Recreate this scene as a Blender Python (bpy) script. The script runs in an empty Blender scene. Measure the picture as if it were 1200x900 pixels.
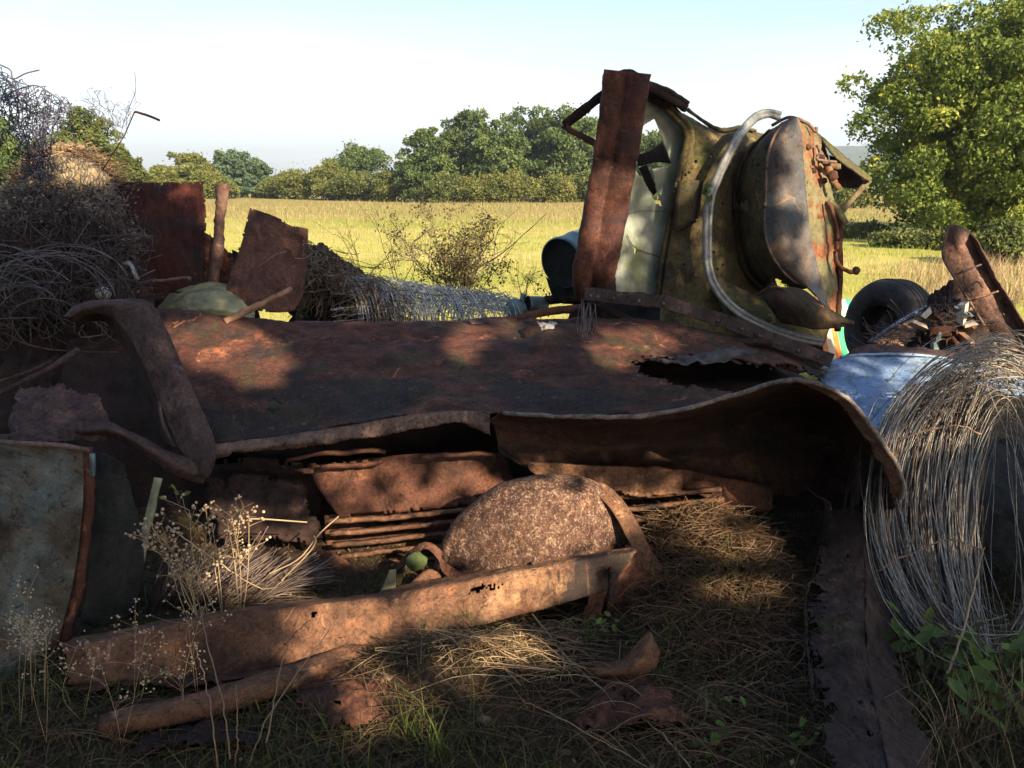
import bpy, math, random
import numpy as np
from mathutils import Vector, Matrix, noise
R = math.radians
random.seed(7); rng = np.random.default_rng(7)
S = bpy.context.scene; C = S.collection
EYE = 1.6; PITCH = R(13.5); F = 980.0
SUN_AZ = R(34); SUN_EL = R(27)          # azimuth: degrees right of straight behind the viewer
SUNV = Vector((math.sin(SUN_AZ)*math.cos(SUN_EL), -math.cos(SUN_AZ)*math.cos(SUN_EL), math.sin(SUN_EL)))

def P(px, py, Y):
    a = (px-600)/F; b = (450-py)/F
    dy = math.cos(PITCH)+b*math.sin(PITCH); dz = -math.sin(PITCH)+b*math.cos(PITCH)
    s = Y/dy
    return Vector((a*s, Y, EYE+dz*s))
def PIX(p):
    q = Vector(p)-Vector((0,0,EYE))
    f = q.y*math.cos(PITCH)-q.z*math.sin(PITCH); u = q.y*math.sin(PITCH)+q.z*math.cos(PITCH)
    return (600+F*q.x/f, 450-F*u/f) if f > .01 else (-1e4, -1e4)
def at_ground(px, py):
    Y = 2.0
    b = (450-py)/F; dy = math.cos(PITCH)+b*math.sin(PITCH); dz = -math.sin(PITCH)+b*math.cos(PITCH)
    return P(px, py, -EYE*dy/dz) if dz < -1e-3 else P(px, py, 300)
def W(l): return [P(*t) for t in l]
def scale_at(Y): return Y/F      # metres per pixel (1200 wide frame)

# ---------------------------------------------------------------- objects
ORG = {}
def thing(name, label, cat, loc=(0,0,0), group=None):
    o = bpy.data.objects.new(name, None); C.objects.link(o); o.empty_display_size = .1
    o.location = loc; o['label'] = label; o['category'] = cat
    if group: o['group'] = group
    ORG[o.name] = Vector(loc)
    return o
def tag(o, label, cat, group=None):
    o['label'] = label; o['category'] = cat
    if group: o['group'] = group
    return o
def stuff(o, label, cat):
    o['kind'] = 'stuff'; o['label'] = label; o['category'] = cat; return o
def mk(name, V, Fc, mat, parent=None, smooth=True, var=None, th=0, loc=None, sub=0, mat_idx=None):
    V = np.asarray(V, dtype=np.float64).reshape(-1, 3)
    if parent is not None: o0 = ORG[parent.name]
    elif loc is not None: o0 = Vector(loc)
    else:
        mn = V.min(0); mx = V.max(0); o0 = Vector(((mn[0]+mx[0])/2, (mn[1]+mx[1])/2, mn[2]))
    V = V-np.array(o0)
    me = bpy.data.meshes.new(name)
    if isinstance(Fc, np.ndarray):
        nf, k = Fc.shape
        me.vertices.add(len(V)); me.vertices.foreach_set('co', V.ravel().astype(np.float32))
        me.loops.add(nf*k); me.loops.foreach_set('vertex_index', Fc.ravel().astype(np.int32))
        me.polygons.add(nf); me.polygons.foreach_set('loop_start', np.arange(0, nf*k, k, dtype=np.int32))
        me.update(calc_edges=True)
    else:
        me.from_pydata([tuple(v) for v in V], [], Fc); me.update()
    me.polygons.foreach_set('use_smooth', [smooth]*len(me.polygons))
    if var is not None:
        at = me.attributes.new('var', 'FLOAT', 'POINT'); at.data.foreach_set('value', np.asarray(var, dtype=np.float32))
    for m in (mat if isinstance(mat, (list, tuple)) else [mat]): me.materials.append(m)
    if mat_idx is not None: me.polygons.foreach_set('material_index', np.asarray(mat_idx, dtype=np.int32))
    ob = bpy.data.objects.new(name, me); C.objects.link(ob)
    if parent is not None: ob.parent = parent; ORG[ob.name] = ORG[parent.name]
    else: ob.location = o0; ORG[ob.name] = o0
    if parent is not None and parent.type == 'MESH': pass
    if th:
        md = ob.modifiers.new('solid', 'SOLIDIFY'); md.thickness = th; md.offset = 0
    if sub:
        md = ob.modifiers.new('sub', 'SUBSURF'); md.levels = sub; md.render_levels = sub
    return ob

def cr(pts, n):
    """Catmull-Rom resample of a list of vectors at n uniform parameters"""
    p = np.array([list(q) for q in pts], dtype=float); m = len(p)
    if m == 1: return np.repeat(p, n, 0)
    t = np.linspace(0, m-1, n); i = np.clip(np.floor(t).astype(int), 0, m-2); f = (t-i)[:, None]
    if m == 2: return p[i]*(1-f)+p[i+1]*f
    ext = np.vstack([2*p[0]-p[1], p, 2*p[-1]-p[-2]])
    a, b, c, d = ext[i], ext[i+1], ext[i+2], ext[i+3]
    return .5*((2*b)+(c-a)*f+(2*a-5*b+4*c-d)*f*f+(3*b-a-3*c+d)*f**3)
def lin(pts, n):
    p = np.array([list(q) for q in pts], dtype=float); m = len(p)
    t = np.linspace(0, m-1, n); i = np.clip(np.floor(t).astype(int), 0, m-2); f = (t-i)[:, None]
    return p[i]*(1-f)+p[i+1]*f
def inpoly(x, y, poly):
    c = False; j = len(poly)-1
    for i in range(len(poly)):
        xi, yi = poly[i]; xj, yj = poly[j]
        if (yi > y) != (yj > y) and x < (xj-xi)*(y-yi)/(yj-yi)+xi: c = not c
        j = i
    return c
def nz(p, s, seed=0):
    return noise.fractal(Vector((p[0]*s+seed*7.3, p[1]*s-seed*3.1, p[2]*s+seed*1.7)), .6, 2.1, 4)
def sheet(name, rows, mat, parent=None, nu=60, nv=20, th=.004, amp=.008, fs=5, cut=None, erode=0, holes=0,
          seed=0, disp=None, crease=False, world=False, eu=None, dents=0, closed=False, rag=None, sides='uvUV'):
    f = lin if crease else cr
    rr = [cr(r if world else W(r), nu) for r in rows]
    G = np.array([f([r[i] for r in rr], nv) for i in range(nu)]).transpose(1, 0, 2)   # nv,nu,3
    du = np.gradient(G, axis=1); dv = np.gradient(G, axis=0)
    N = np.cross(du, dv); N /= (np.linalg.norm(N, axis=2, keepdims=True)+1e-9)
    for j in range(nv):
        for i in range(nu):
            p = G[j, i].copy(); d = amp*nz(p, fs, seed)+amp*.35*nz(p, fs*5, seed+3)
            if dents: d -= dents*max(0, noise.noise(Vector(p)*3.2+Vector((seed, 0, 0)))-.25)
            if disp: d += disp(i/(nu-1), j/(nv-1))
            G[j, i] += N[j, i]*d
    V = G.reshape(-1, 3); fc = []
    Lu = np.linalg.norm(np.diff(G[nv//2], axis=0), axis=1).sum(); Lv = np.linalg.norm(np.diff(G[:, nu//2], axis=0), axis=1).sum()
    for j in range(nv-1):
        for i in range(nu-1):
            q = [j*nu+i, j*nu+i+1, (j+1)*nu+i+1, (j+1)*nu+i]
            c = V[q].mean(0); u = (i+.5)/(nu-1); v = (j+.5)/(nv-1)
            if erode:
                ds = []
                if 'u' in sides: ds.append(u*Lu)
                if 'U' in sides: ds.append((1-u)*Lu)
                if 'v' in sides: ds.append(v*Lv)
                if 'V' in sides: ds.append((1-v)*Lv)
                e = min(ds); t = erode*(.5+1.1*nz(c, 9, seed+5)+.6*nz(c, 34, seed+8))
                if e < t: continue
            if holes and nz(c, 11, seed+11)+.35*nz(c, 40, seed+2) > 1.15-holes: continue
            if cut:
                x, y = PIX(c)
                if any(inpoly(x+7*nz(c, 16, seed), y+7*nz(c, 16, seed+9), pl) if not isinstance(pl, tuple) else inpoly(x, y, pl[0]) for pl in cut): continue
            fc.append(q)
    used = sorted({k for q in fc for k in q}); ix = {k: n for n, k in enumerate(used)}
    return mk(name, V[used], [[ix[k] for k in q] for q in fc], mat, parent, True, th=th)

def frames(pts):
    p = np.asarray(pts); t = np.gradient(p, axis=0); t /= np.linalg.norm(t, axis=1, keepdims=True)+1e-9
    return t
def sweep(name, path, prof, mat, parent=None, n=40, up=(0,0,1), closed=True, world=False, amp=.002, th=0, seed=0, scale=None, caps=True, smooth=True, linear=False):
    """prof: list of (a,b): a along the side direction, b along up; path px list"""
    pts = (lin if linear else cr)(path if world else W(path), n); t = frames(pts); up = np.array(up, float)
    m = len(prof); V = []
    for k in range(n):
        a = np.cross(t[k], up); a /= np.linalg.norm(a)+1e-9; b = np.cross(a, t[k])
        s = 1 if scale is None else np.interp(k/(n-1), np.linspace(0, 1, len(scale)), scale)
        for (x, y) in prof:
            q = pts[k]+a*x*s+b*y*s
            if amp: q = q+(a+b)*amp*nz(q, 14, seed)+(a-b)*amp*nz(q, 6, seed+4)
            V.append(q)
    fc = []; mm = m if closed else m-1
    for k in range(n-1):
        for j in range(mm):
            j2 = (j+1) % m; fc.append([k*m+j, k*m+j2, (k+1)*m+j2, (k+1)*m+j])
    if closed and caps: fc.append(list(range(m))[::-1]); fc.append([(n-1)*m+j for j in range(m)])
    return mk(name, V, fc, mat, parent, smooth, th=th)
def circ(r, n=10, ry=None): return [(r*math.cos(2*math.pi*i/n), (ry or r)*math.sin(2*math.pi*i/n)) for i in range(n)]
def rectp(w, h): return [(-w/2, -h/2), (w/2, -h/2), (w/2, h/2), (-w/2, h/2)]
def angle_prof(w, h, t=.004): return [(0, 0), (w, 0), (w, t), (t, t), (t, h), (0, h)]
def strands(A, rad, sides=4):
    """A: (N,K,3) polylines -> verts, quads. rad: scalar or (N,K)"""
    A = np.asarray(A, float); Nn, K, _ = A.shape
    T = np.gradient(A, axis=1); T /= np.linalg.norm(T, axis=2, keepdims=True)+1e-9
    ref = np.array([.31, .52, .79]); a = np.cross(T, ref); a /= np.linalg.norm(a, axis=2, keepdims=True)+1e-9
    b = np.cross(T, a); rad = np.broadcast_to(np.asarray(rad, float), (Nn, K))[..., None]
    V = np.stack([A+a*rad*math.cos(2*math.pi*s/sides)+b*rad*math.sin(2*math.pi*s/sides) for s in range(sides)], axis=2)
    idx = np.arange(Nn*K*sides).reshape(Nn, K, sides)
    q = np.stack([idx[:, :-1], np.roll(idx, -1, 2)[:, :-1], np.roll(idx, -1, 2)[:, 1:], idx[:, 1:]], axis=-1)
    return V.reshape(-1, 3), q.reshape(-1, 4)
def join(parts):
    """parts: list of (V, F4, var scalar/array)"""
    Vs, Fs, vs, o = [], [], [], 0
    for V, Fc, va in parts:
        Vs.append(V); Fs.append(Fc+o); o += len(V); vs.append(np.broadcast_to(va, (len(V),)))
    return np.vstack(Vs), np.vstack(Fs), np.concatenate(vs)
def ribbons(A, w):
    """flat bent blades: A (N,K,3), w (N,K) half width"""
    Nn, K, _ = A.shape
    ang = rng.uniform(0, 2*math.pi, Nn); s = np.stack([np.cos(ang), np.sin(ang), np.zeros(Nn)], 1)[:, None, :]
    V = np.stack([A-s*w[..., None], A+s*w[..., None]], 2); idx = np.arange(Nn*K*2).reshape(Nn, K, 2)
    q = np.stack([idx[:, :-1, 0], idx[:, :-1, 1], idx[:, 1:, 1], idx[:, 1:, 0]], -1)
    return V.reshape(-1, 3), q.reshape(-1, 4)
def leaves(Cn, size, flat=0.0, nrm=None):
    """leaf shaped quads at centres Cn (N,3)"""
    N = len(Cn); n = rng.normal(size=(N, 3))
    if nrm is not None: n = n*(1-flat)+nrm*flat*2
    n /= np.linalg.norm(n, axis=1, keepdims=True)
    r = rng.normal(size=(N, 3)); a = np.cross(n, r); a /= np.linalg.norm(a, axis=1, keepdims=True); b = np.cross(n, a)
    s = (np.asarray(size)*rng.uniform(.6, 1.3, N))[:, None]
    V = np.stack([Cn-a*s, Cn-b*s*.55+n*s*.12, Cn+a*s, Cn+b*s*.55+n*s*.12], 1)
    return V.reshape(-1, 3), np.arange(N*4).reshape(N, 4)

# ---------------------------------------------------------------- materials
def newmat(name):
    m = bpy.data.materials.new(name); m.use_nodes = True; nt = m.node_tree
    return m, nt, nt.nodes['Principled BSDF']
class NB:
    def __init__(s, nt): s.nt = nt; s.N = nt.nodes; s.L = nt.links
    def n(s, t, **k):
        x = s.N.new(t)
        for a, b in k.items(): setattr(x, a, b)
        return x
    def l(s, a, b): s.L.new(a, b)
    def co(s, kind='Object', sc=(1,1,1), rot=(0,0,0)):
        t = s.n('ShaderNodeTexCoord'); m = s.n('ShaderNodeMapping'); m.inputs['Scale'].default_value = sc; m.inputs['Rotation'].default_value = rot
        s.l(t.outputs[kind], m.inputs[0]); return m.outputs[0]
    def noise(s, vec, scale, detail=6, rough=.6, dist=0):
        x = s.n('ShaderNodeTexNoise'); x.inputs['Scale'].default_value = scale; x.inputs['Detail'].default_value = detail
        x.inputs['Roughness'].default_value = rough; x.inputs['Distortion'].default_value = dist; s.l(vec, x.inputs['Vector']); return x.outputs['Fac']
    def ramp(s, fac, stops, interp='LINEAR'):
        r = s.n('ShaderNodeValToRGB'); r.color_ramp.interpolation = interp; e = r.color_ramp.elements
        while len(e) < len(stops): e.new(.5)
        for k, (p, c) in enumerate(stops):
            e[k].position = p; e[k].color = (c[0], c[1], c[2], 1) if not isinstance(c, (int, float)) else (c, c, c, 1)
        s.l(fac, r.inputs[0]); return r.outputs[0]
    def mix(s, fac, a, b, mode='MIX'):
        m = s.n('ShaderNodeMix', data_type='RGBA', blend_type=mode)
        for sock, v in ((m.inputs[0], fac), (m.inputs[6], a), (m.inputs[7], b)):
            if hasattr(v, 'is_output'): s.l(v, sock)
            elif isinstance(v, (int, float)): sock.default_value = v
            else: sock.default_value = (v[0], v[1], v[2], 1)
        return m.outputs[2]
    def math(s, op, a, b=0):
        m = s.n('ShaderNodeMath', operation=op)
        for sock, v in ((m.inputs[0], a), (m.inputs[1], b)):
            if hasattr(v, 'is_output'): s.l(v, sock)
            else: sock.default_value = v
        return m.outputs[0]
    def bump(s, h, strength, dist, nrm=None):
        b = s.n('ShaderNodeBump'); b.inputs['Strength'].default_value = strength; b.inputs['Distance'].default_value = dist
        s.l(h, b.inputs['Height'])
        if nrm: s.l(nrm, b.inputs['Normal'])
        return b.outputs[0]

def rust(name, dark, base, bright, paint=None, pa=.5, moss=0, mosscol=(.06,.07,.015), speck=None, sc=1.0, streak=1.0, rough=.78, bump=.5, soot=0, metal=0.0, streakdir=(1,1,.8), ps=1.0, psharp=.05, paint2=None, grad=0, swid=.12):
    m, nt, bs = newmat(name); b = NB(nt); co = b.co('Object'); cs = b.co('Object', streakdir); dark, base, bright = [tuple(c*q for c in x) for x, q in ((dark, .8), (base, .8), (bright, .92))]
    n1 = b.noise(co, 3.2*sc, 9, .62, .4); col = b.ramp(n1, [(.3, dark), (.47, base), (.58, base), (.72, bright)])
    n2 = b.noise(cs, 14*sc, 8, .65, .3); col = b.mix(.85, col, b.ramp(n2, [(.30, (.28,.25,.27)), (.46, (.85,.83,.82)), (.56, (1.05,1.03,1)), (.68, (1.6,1.35,1.1))]), 'MULTIPLY')
    gr = b.noise(cs, 75, 6, .75, .4); col = b.mix(.7, col, b.ramp(gr, [(.38, (.5,.46,.46)), (.5, (1,1,1)), (.62, (1.45,1.35,1.25))]), 'MULTIPLY')
    if paint is not None:
        pn = b.noise(co, 4.0*ps, 10, .62, .6); pc = paint
        if paint2 is not None: pc = b.mix(b.ramp(b.noise(co, 2.6*ps, 4, .5, .3), [(.42, 0.0), (.58, 1.0)]), paint, paint2)
        pc = b.mix(.5, pc, b.ramp(b.noise(cs, 26, 6, .6), [(.3, (.5,.5,.5)), (.7, (1.2,1.2,1.2))]), 'MULTIPLY')
        col = b.mix(b.ramp(pn, [(1-pa-psharp, 0.0), (1-pa+psharp, 1.0)]), col, pc)
    if speck is not None:
        v = b.math('ADD', b.noise(co, 120, 4, .75), b.math('MULTIPLY', b.math('SUBTRACT', n2, .5), .5)); col = b.mix(b.ramp(v, [(.52, 0.0), (.66, .8)]), col, speck)
        v2 = b.noise(co, 60, 4, .7); col = b.mix(b.ramp(v2, [(.36, .85), (.47, 0.0)]), col, (.05,.022,.02))
    if soot:
        sn = b.noise(co, 2.1, 11, .72, .5)
        if grad:
            sy = b.n('ShaderNodeSeparateXYZ'); b.l(b.co('Object'), sy.inputs[0]); sn = b.math('ADD', sn, b.math('MULTIPLY', b.math('SUBTRACT', .42, sy.outputs['Y']), grad))
        col = b.mix(b.ramp(sn, [(.62-soot*.3, 0.0), (.62+swid-soot*.3, .93)]), col, (.022,.018,.018))
    if moss:
        g = b.n('ShaderNodeNewGeometry'); sp = b.n('ShaderNodeSeparateXYZ'); b.l(g.outputs['Normal'], sp.inputs[0])
        mn = b.math('ADD', b.noise(co, 6, 8, .7, .2), b.math('MULTIPLY', sp.outputs['Z'], .16))
        col = b.mix(b.ramp(mn, [(.75-moss*.4, 0.0), (.88-moss*.4, .9)]), col, b.mix(b.ramp(b.noise(co, 50, 3), [(.35,0.0),(.65,1.0)]), mosscol, tuple(x*.4 for x in mosscol)))
    pit = b.noise(co, 34*sc, 5, .75, .8); col = b.mix(b.ramp(pit, [(.36, .85), (.44, 0.0)]), col, tuple(x*.28 for x in base))
    fl = b.noise(b.co('Object', (1, 1, 1), (.4, .7, .2)), 7.5*sc, 9, .72, 1.2); col = b.mix(b.ramp(fl, [(.60, 0.0), (.66, .45)]), col, tuple(min(.6, x*1.35+.015) for x in bright))
    col = b.mix(b.ramp(fl, [(.34, .6), (.40, 0.0)]), col, dark)
    fine = b.noise(co, 160, 3, .7); col = b.mix(.6, col, b.ramp(fine, [(.3, (.55,.55,.55)), (.7, (1.35,1.35,1.35))]), 'MULTIPLY')
    b.l(col, bs.inputs['Base Color'])
    b.l(b.ramp(n2, [(.3, rough+.12), (.7, rough-.12)]), bs.inputs['Roughness']); bs.inputs['Metallic'].default_value = metal
    bs.inputs['Specular IOR Level'].default_value = .3
    h = b.mix(.5, b.mix(.5, gr, pit), b.mix(.5, fl, b.noise(co, 9, 6, .6)))
    b.l(b.bump(h, min(1, bump*1.3), .022, b.bump(fine, bump*.8, .004)), bs.inputs['Normal'])
    return m
def leafmat(name, stops, trans=.35, rough=.6):
    m, nt, bs = newmat(name); b = NB(nt); a = b.n('ShaderNodeAttribute', attribute_name='var')
    col = b.ramp(a.outputs['Fac'], stops); b.l(col, bs.inputs['Base Color']); bs.inputs['Roughness'].default_value = rough
    bs.inputs['Specular IOR Level'].default_value = .25
    if trans:
        t = b.n('ShaderNodeBsdfTranslucent'); b.l(col, t.inputs[0]); mx = b.n('ShaderNodeMixShader'); mx.inputs[0].default_value = trans
        b.l(bs.outputs[0], mx.inputs[1]); b.l(t.outputs[0], mx.inputs[2]); b.l(mx.outputs[0], nt.nodes['Material Output'].inputs[0])
    return m
def plain(name, c1, c2, sc=20, rough=.7, metal=0, bump=.2, spec=.4):
    m, nt, bs = newmat(name); b = NB(nt); co = b.co('Object'); n = b.noise(co, sc, 8, .65, .3)
    b.l(b.ramp(n, [(.3, c1), (.7, c2)]), bs.inputs['Base Color']); bs.inputs['Roughness'].default_value = rough; bs.inputs['Metallic'].default_value = metal
    bs.inputs['Specular IOR Level'].default_value = spec
    b.l(b.bump(b.noise(co, sc*4, 5, .7), bump, .005), bs.inputs['Normal']); return m

RD, RB, RO = (.028,.013,.011), (.11,.042,.026), (.27,.105,.05)
M = {}
M['rust'] = rust('rust', RD, RB, RO)
M['rust_roof'] = rust('rust_roof', (.018,.012,.013), (.10,.042,.03), (.42,.17,.08), soot=.30, grad=.14, swid=.06, moss=.25, mosscol=(.05,.045,.02), streakdir=(.5,1,1.2), bump=.55)
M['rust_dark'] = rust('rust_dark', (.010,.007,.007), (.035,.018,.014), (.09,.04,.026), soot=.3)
M['rust_side'] = rust('rust_side', (.025,.013,.010), (.12,.052,.033), (.24,.105,.06), soot=.1)
M['rust_fender'] = rust('rust_fender', (.018,.011,.009), (.075,.036,.026), (.22,.11,.07), soot=.42, streakdir=(.85,1,1.1), bump=.7)
M['rust_lip'] = rust('rust_lip', (.06,.045,.042), (.2,.14,.12), (.4,.27,.19), bump=.6)
M['lip'] = rust('lip', (.07,.055,.05), (.22,.19,.175), (.40,.33,.28), bump=.5)
M['wire_light'] = plain('bright_wire', (.26,.28,.3), (.6,.62,.62), 40, .45, .3)
M['wire_rusty'] = plain('rusty_wire', (.06,.035,.025), (.26,.17,.11), 12, .8)
M['rust_dome'] = rust('rust_dome', (.05,.025,.022), (.14,.075,.055), (.32,.18,.10), speck=(.40,.30,.21), sc=2.2, soot=.12, bump=.9)
M['rust_beam'] = rust('rust_beam', (.04,.022,.017), (.19,.10,.06), (.42,.25,.14), streakdir=(1,1,1), bump=.8, soot=.2, swid=.05)
M['rust_pillar'] = rust('rust_pillar', (.03,.014,.012), (.13,.05,.034), (.21,.09,.06), streakdir=(1,1,.75), paint=(.05,.03,.034), pa=.46, ps=.8, psharp=.09)  # dark purplish blotches colour in the shade patches on the pillar
M['rust_purple'] = rust('rust_purple', (.03,.022,.022), (.09,.058,.055), (.2,.13,.125), bump=.5)
M['rust_red'] = rust('rust_red', (.02,.012,.012), (.065,.018,.014), (.16,.045,.03), soot=.45, ps=.6, paint=(.10,.018,.013), pa=.4)
M['rust_plate'] = rust('rust_plate', (.05,.03,.028), (.12,.055,.04), (.2,.09,.055))
M['rust_post'] = rust('rust_post', (.07,.04,.034), (.17,.10,.08), (.28,.18,.13), streakdir=(1,1,.6))
M['rust_channel'] = rust('rust_channel', (.028,.02,.02), (.07,.045,.04), (.17,.11,.08), moss=.1, bump=.9, streakdir=(1.4,.5,.5))
M['cab_side'] = rust('cab_side', (.022,.018,.012), (.10,.078,.036), (.25,.19,.07), paint=(.075,.075,.04), paint2=(.14,.105,.045), pa=.42, moss=.42, mosscol=(.12,.14,.025), soot=.34, ps=1.3, psharp=.08)
M['cab_front'] = rust('cab_front', (.10,.035,.018), (.26,.10,.045), (.42,.18,.07), paint=(.13,.13,.065), paint2=(.2,.16,.09), pa=.55, moss=.3, ps=1.6, soot=.1)
M['cab_hood'] = rust('cab_hood', (.06,.04,.03), (.14,.09,.06), (.22,.14,.08), paint=(.10,.115,.125), paint2=(.055,.07,.085), pa=.56, ps=.9, psharp=.16, rough=.5, soot=.15, bump=.25)
M['cab_flap'] = rust('cab_flap', (.015,.011,.008), (.04,.028,.016), (.09,.06,.03), moss=.2)
M['trim'] = plain('rubber_trim', (.11,.12,.125), (.27,.28,.275), 30, .45, .3)
M['door_paint'] = rust('door_paint', (.03,.022,.016), (.08,.06,.042), (.15,.10,.06), paint=(.17,.195,.18), paint2=(.09,.12,.125), pa=.5, ps=.9, psharp=.12, moss=.15, bump=.5)
M['blue'] = rust('blue_paint', (.05,.05,.055), (.12,.13,.16), (.22,.2,.18), paint=(.17,.27,.46), paint2=(.24,.34,.5), pa=.62, moss=.22, mosscol=(.12,.13,.04), rough=.45, bump=.25, psharp=.09)
M['drab'] = plain('olive_plastic', (.06,.065,.05), (.34,.32,.16), 9, .5)
M['tin'] = plain('tin', (.06,.09,.10), (.2,.27,.29), 14, .5, .2)
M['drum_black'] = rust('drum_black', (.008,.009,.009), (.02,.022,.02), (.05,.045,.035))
M['teal'] = plain('teal_tint', (.07,.13,.15), (.18,.27,.29), 12, .5)
M['rubber'] = plain('tyre_rubber', (.018,.018,.02), (.06,.056,.055), 30, .85, 0, .4, .2)
M['wire'] = plain('galvanised_wire', (.08,.075,.07), (.40,.38,.33), 40, .5, .35)
M['wire_dark'] = plain('dark_wire', (.05,.05,.06), (.13,.125,.14), 30, .6, .2)
M['wire_blue'] = plain('netting_wire', (.06,.062,.10), (.13,.13,.19), 30, .6, .2)
M['wood'] = plain('old_wood', (.12,.06,.035), (.4,.24,.14), 16, .85)
M['rag'] = plain('grey_rag', (.16,.16,.165), (.42,.41,.4), 25, .95)
M['rag_dark'] = plain('dark_rag', (.03,.028,.028), (.11,.105,.10), 25, .95)
M['twig'] = leafmat('twig', [(0, (.03,.022,.022)), (.5, (.085,.065,.06)), (1, (.2,.155,.13))], 0)
M['straw'] = leafmat('straw', [(0, (.10,.06,.035)), (.5, (.22,.15,.09)), (1, (.46,.35,.21))], .15)
M['deadgrass'] = leafmat('deadgrass', [(0, (.02,.017,.011)), (.5, (.055,.047,.024)), (.85, (.14,.11,.055)), (1, (.34,.27,.14))], .15)
M['grass'] = leafmat('grass', [(0, (.03,.05,.014)), (.5, (.07,.11,.025)), (1, (.16,.19,.05))], .3)
M['seed'] = plain('seed_head', (.24,.17,.11), (.5,.4,.27), 60, .9)
M['apple'] = plain('green_fruit', (.03,.045,.015), (.10,.13,.04), 22, .8, 0, .6)
M['bark'] = plain('bark', (.05,.04,.03), (.15,.12,.09), 12, .9, 0, .8)

def glassmat():
    m, nt, bs = newmat('dusty_glass'); b = NB(nt); co = b.co('Object'); cs = b.co('Object', (1,1,.3))
    n = b.noise(co, 5, 8, .6, .5); col = b.ramp(n, [(.3, (.07,.10,.07)), (.45, (.2,.25,.2)), (.56, (.27,.31,.28)), (.7, (.40,.43,.41))])
    col = b.mix(b.ramp(b.noise(cs, 9, 8, .7, .6), [(.48, 0.0), (.64, .8)]), col, (.10,.125,.045))
    b.l(col, bs.inputs['Base Color']); bs.inputs['Roughness'].default_value = .35
    b.l(b.ramp(b.noise(co, 3, 5, .5), [(.3, .12), (.7, .02)]), bs.inputs['Transmission Weight'])
    b.l(b.bump(b.noise(co, 60, 5, .7), .1, .002), bs.inputs['Normal']); return m
M['glass'] = glassmat()
def groundmat():
    m, nt, bs = newmat('ground'); b = NB(nt); g = b.n('ShaderNodeNewGeometry'); pos = g.outputs['Position']
    sp = b.n('ShaderNodeSeparateXYZ'); b.l(pos, sp.inputs[0]); Y = sp.outputs['Y']
    mp = b.n('ShaderNodeMapping'); mp.inputs['Scale'].default_value = (.35, 1, 1); b.l(pos, mp.inputs[0]); st = mp.outputs[0]
    nA = b.noise(st, .16, 6, .6, .3); nB = b.noise(pos, 1.3, 8, .65); nC = b.noise(pos, 14, 8, .7)
    fld = b.ramp(nA, [(.3, (.23,.27,.05)), (.45, (.33,.33,.08)), (.55, (.41,.38,.12)), (.7, (.46,.39,.16))])
    fld = b.mix(.6, fld, b.ramp(nB, [(.3, (.7,.78,.7)), (.7, (1.25,1.15,1.1))]), 'MULTIPLY')
    far = b.ramp(b.noise(st, .22, 5), [(.3, (.22,.22,.06)), (.7, (.27,.2,.09))])
    ff = b.ramp(b.math('DIVIDE', b.math('ADD', Y, b.math('MULTIPLY', nA, 22)), 100), [(.36, 0.0), (.58, 1.0)])
    col = b.mix(ff, fld, far)
    soil = b.ramp(nC, [(.3, (.02,.014,.010)), (.5, (.06,.038,.026)), (.7, (.15,.095,.06))])
    soil = b.mix(b.ramp(nB, [(.45, 0.0), (.6, .8)]), soil, (.045,.05,.02))
    nf = b.ramp(b.math('ADD', b.math('DIVIDE', Y, 10), b.math('MULTIPLY', nB, .15)), [(.70, 0.0), (.82, 1.0)])
    col = b.mix(nf, soil, col); b.l(col, bs.inputs['Base Color']); bs.inputs['Roughness'].default_value = .95; bs.inputs['Specular IOR Level'].default_value = .1
    b.l(b.bump(b.mix(.5, nC, b.noise(pos, 60, 5, .7)), .8, .04), bs.inputs['Normal']); return m
M['ground'] = groundmat()

# ---------------------------------------------------------------- world, sun, camera
w = bpy.data.worlds.new("World"); S.world = w; w.use_nodes = True; b = NB(w.node_tree)
bg = w.node_tree.nodes['Background']; sky = b.n('ShaderNodeTexSky', sky_type='NISHITA'); sky.sun_disc = False
sky.sun_elevation = SUN_EL; sky.sun_rotation = math.pi-SUN_AZ; sky.altitude = 200; sky.air_density = 1.0; sky.dust_density = 1.6; sky.ozone_density = 1.0
co = b.co('Generated', (1, 1, 5.5)); cn = b.noise(co, 1.7, 7, .55, .6); tc = b.n('ShaderNodeTexCoord'); sz = b.n('ShaderNodeSeparateXYZ'); b.l(tc.outputs['Generated'], sz.inputs[0])
cl = b.math('MULTIPLY', b.ramp(cn, [(.40, 0.0), (.66, .9)]), b.ramp(sz.outputs['Z'], [(0.0, .9), (.07, .8), (.20, .0)]))
b.l(b.mix(cl, sky.outputs[0], (6.2, 6.5, 6.6)), bg.inputs[0]); bg.inputs[1].default_value = .084
sl = bpy.data.lights.new('sun', 'SUN'); sl.energy = 5.0; sl.angle = R(.5); sl.color = (1, .79, .54)
so = bpy.data.objects.new('sun', sl); C.objects.link(so); so.rotation_euler = (-SUNV).to_track_quat('-Z', 'Y').to_euler()
cd = bpy.data.cameras.new('camera'); cam = bpy.data.objects.new('camera', cd); C.objects.link(cam); S.camera = cam
cam.location = (0, 0, EYE); cam.rotation_euler = (R(90)-PITCH, 0, 0); cd.sensor_width = 36; cd.lens = 36*F/1200; cd.clip_end = 8000; cd.clip_start = .05
S.view_settings.view_transform = 'Standard'; S.view_settings.look = 'None'; S.view_settings.exposure = 1.6; S.view_settings.gamma = 1
S.cycles.use_denoising = True; S.cycles.max_bounces = 6; S.cycles.transparent_max_bounces = 8; S.render.engine = 'CYCLES'
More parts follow.
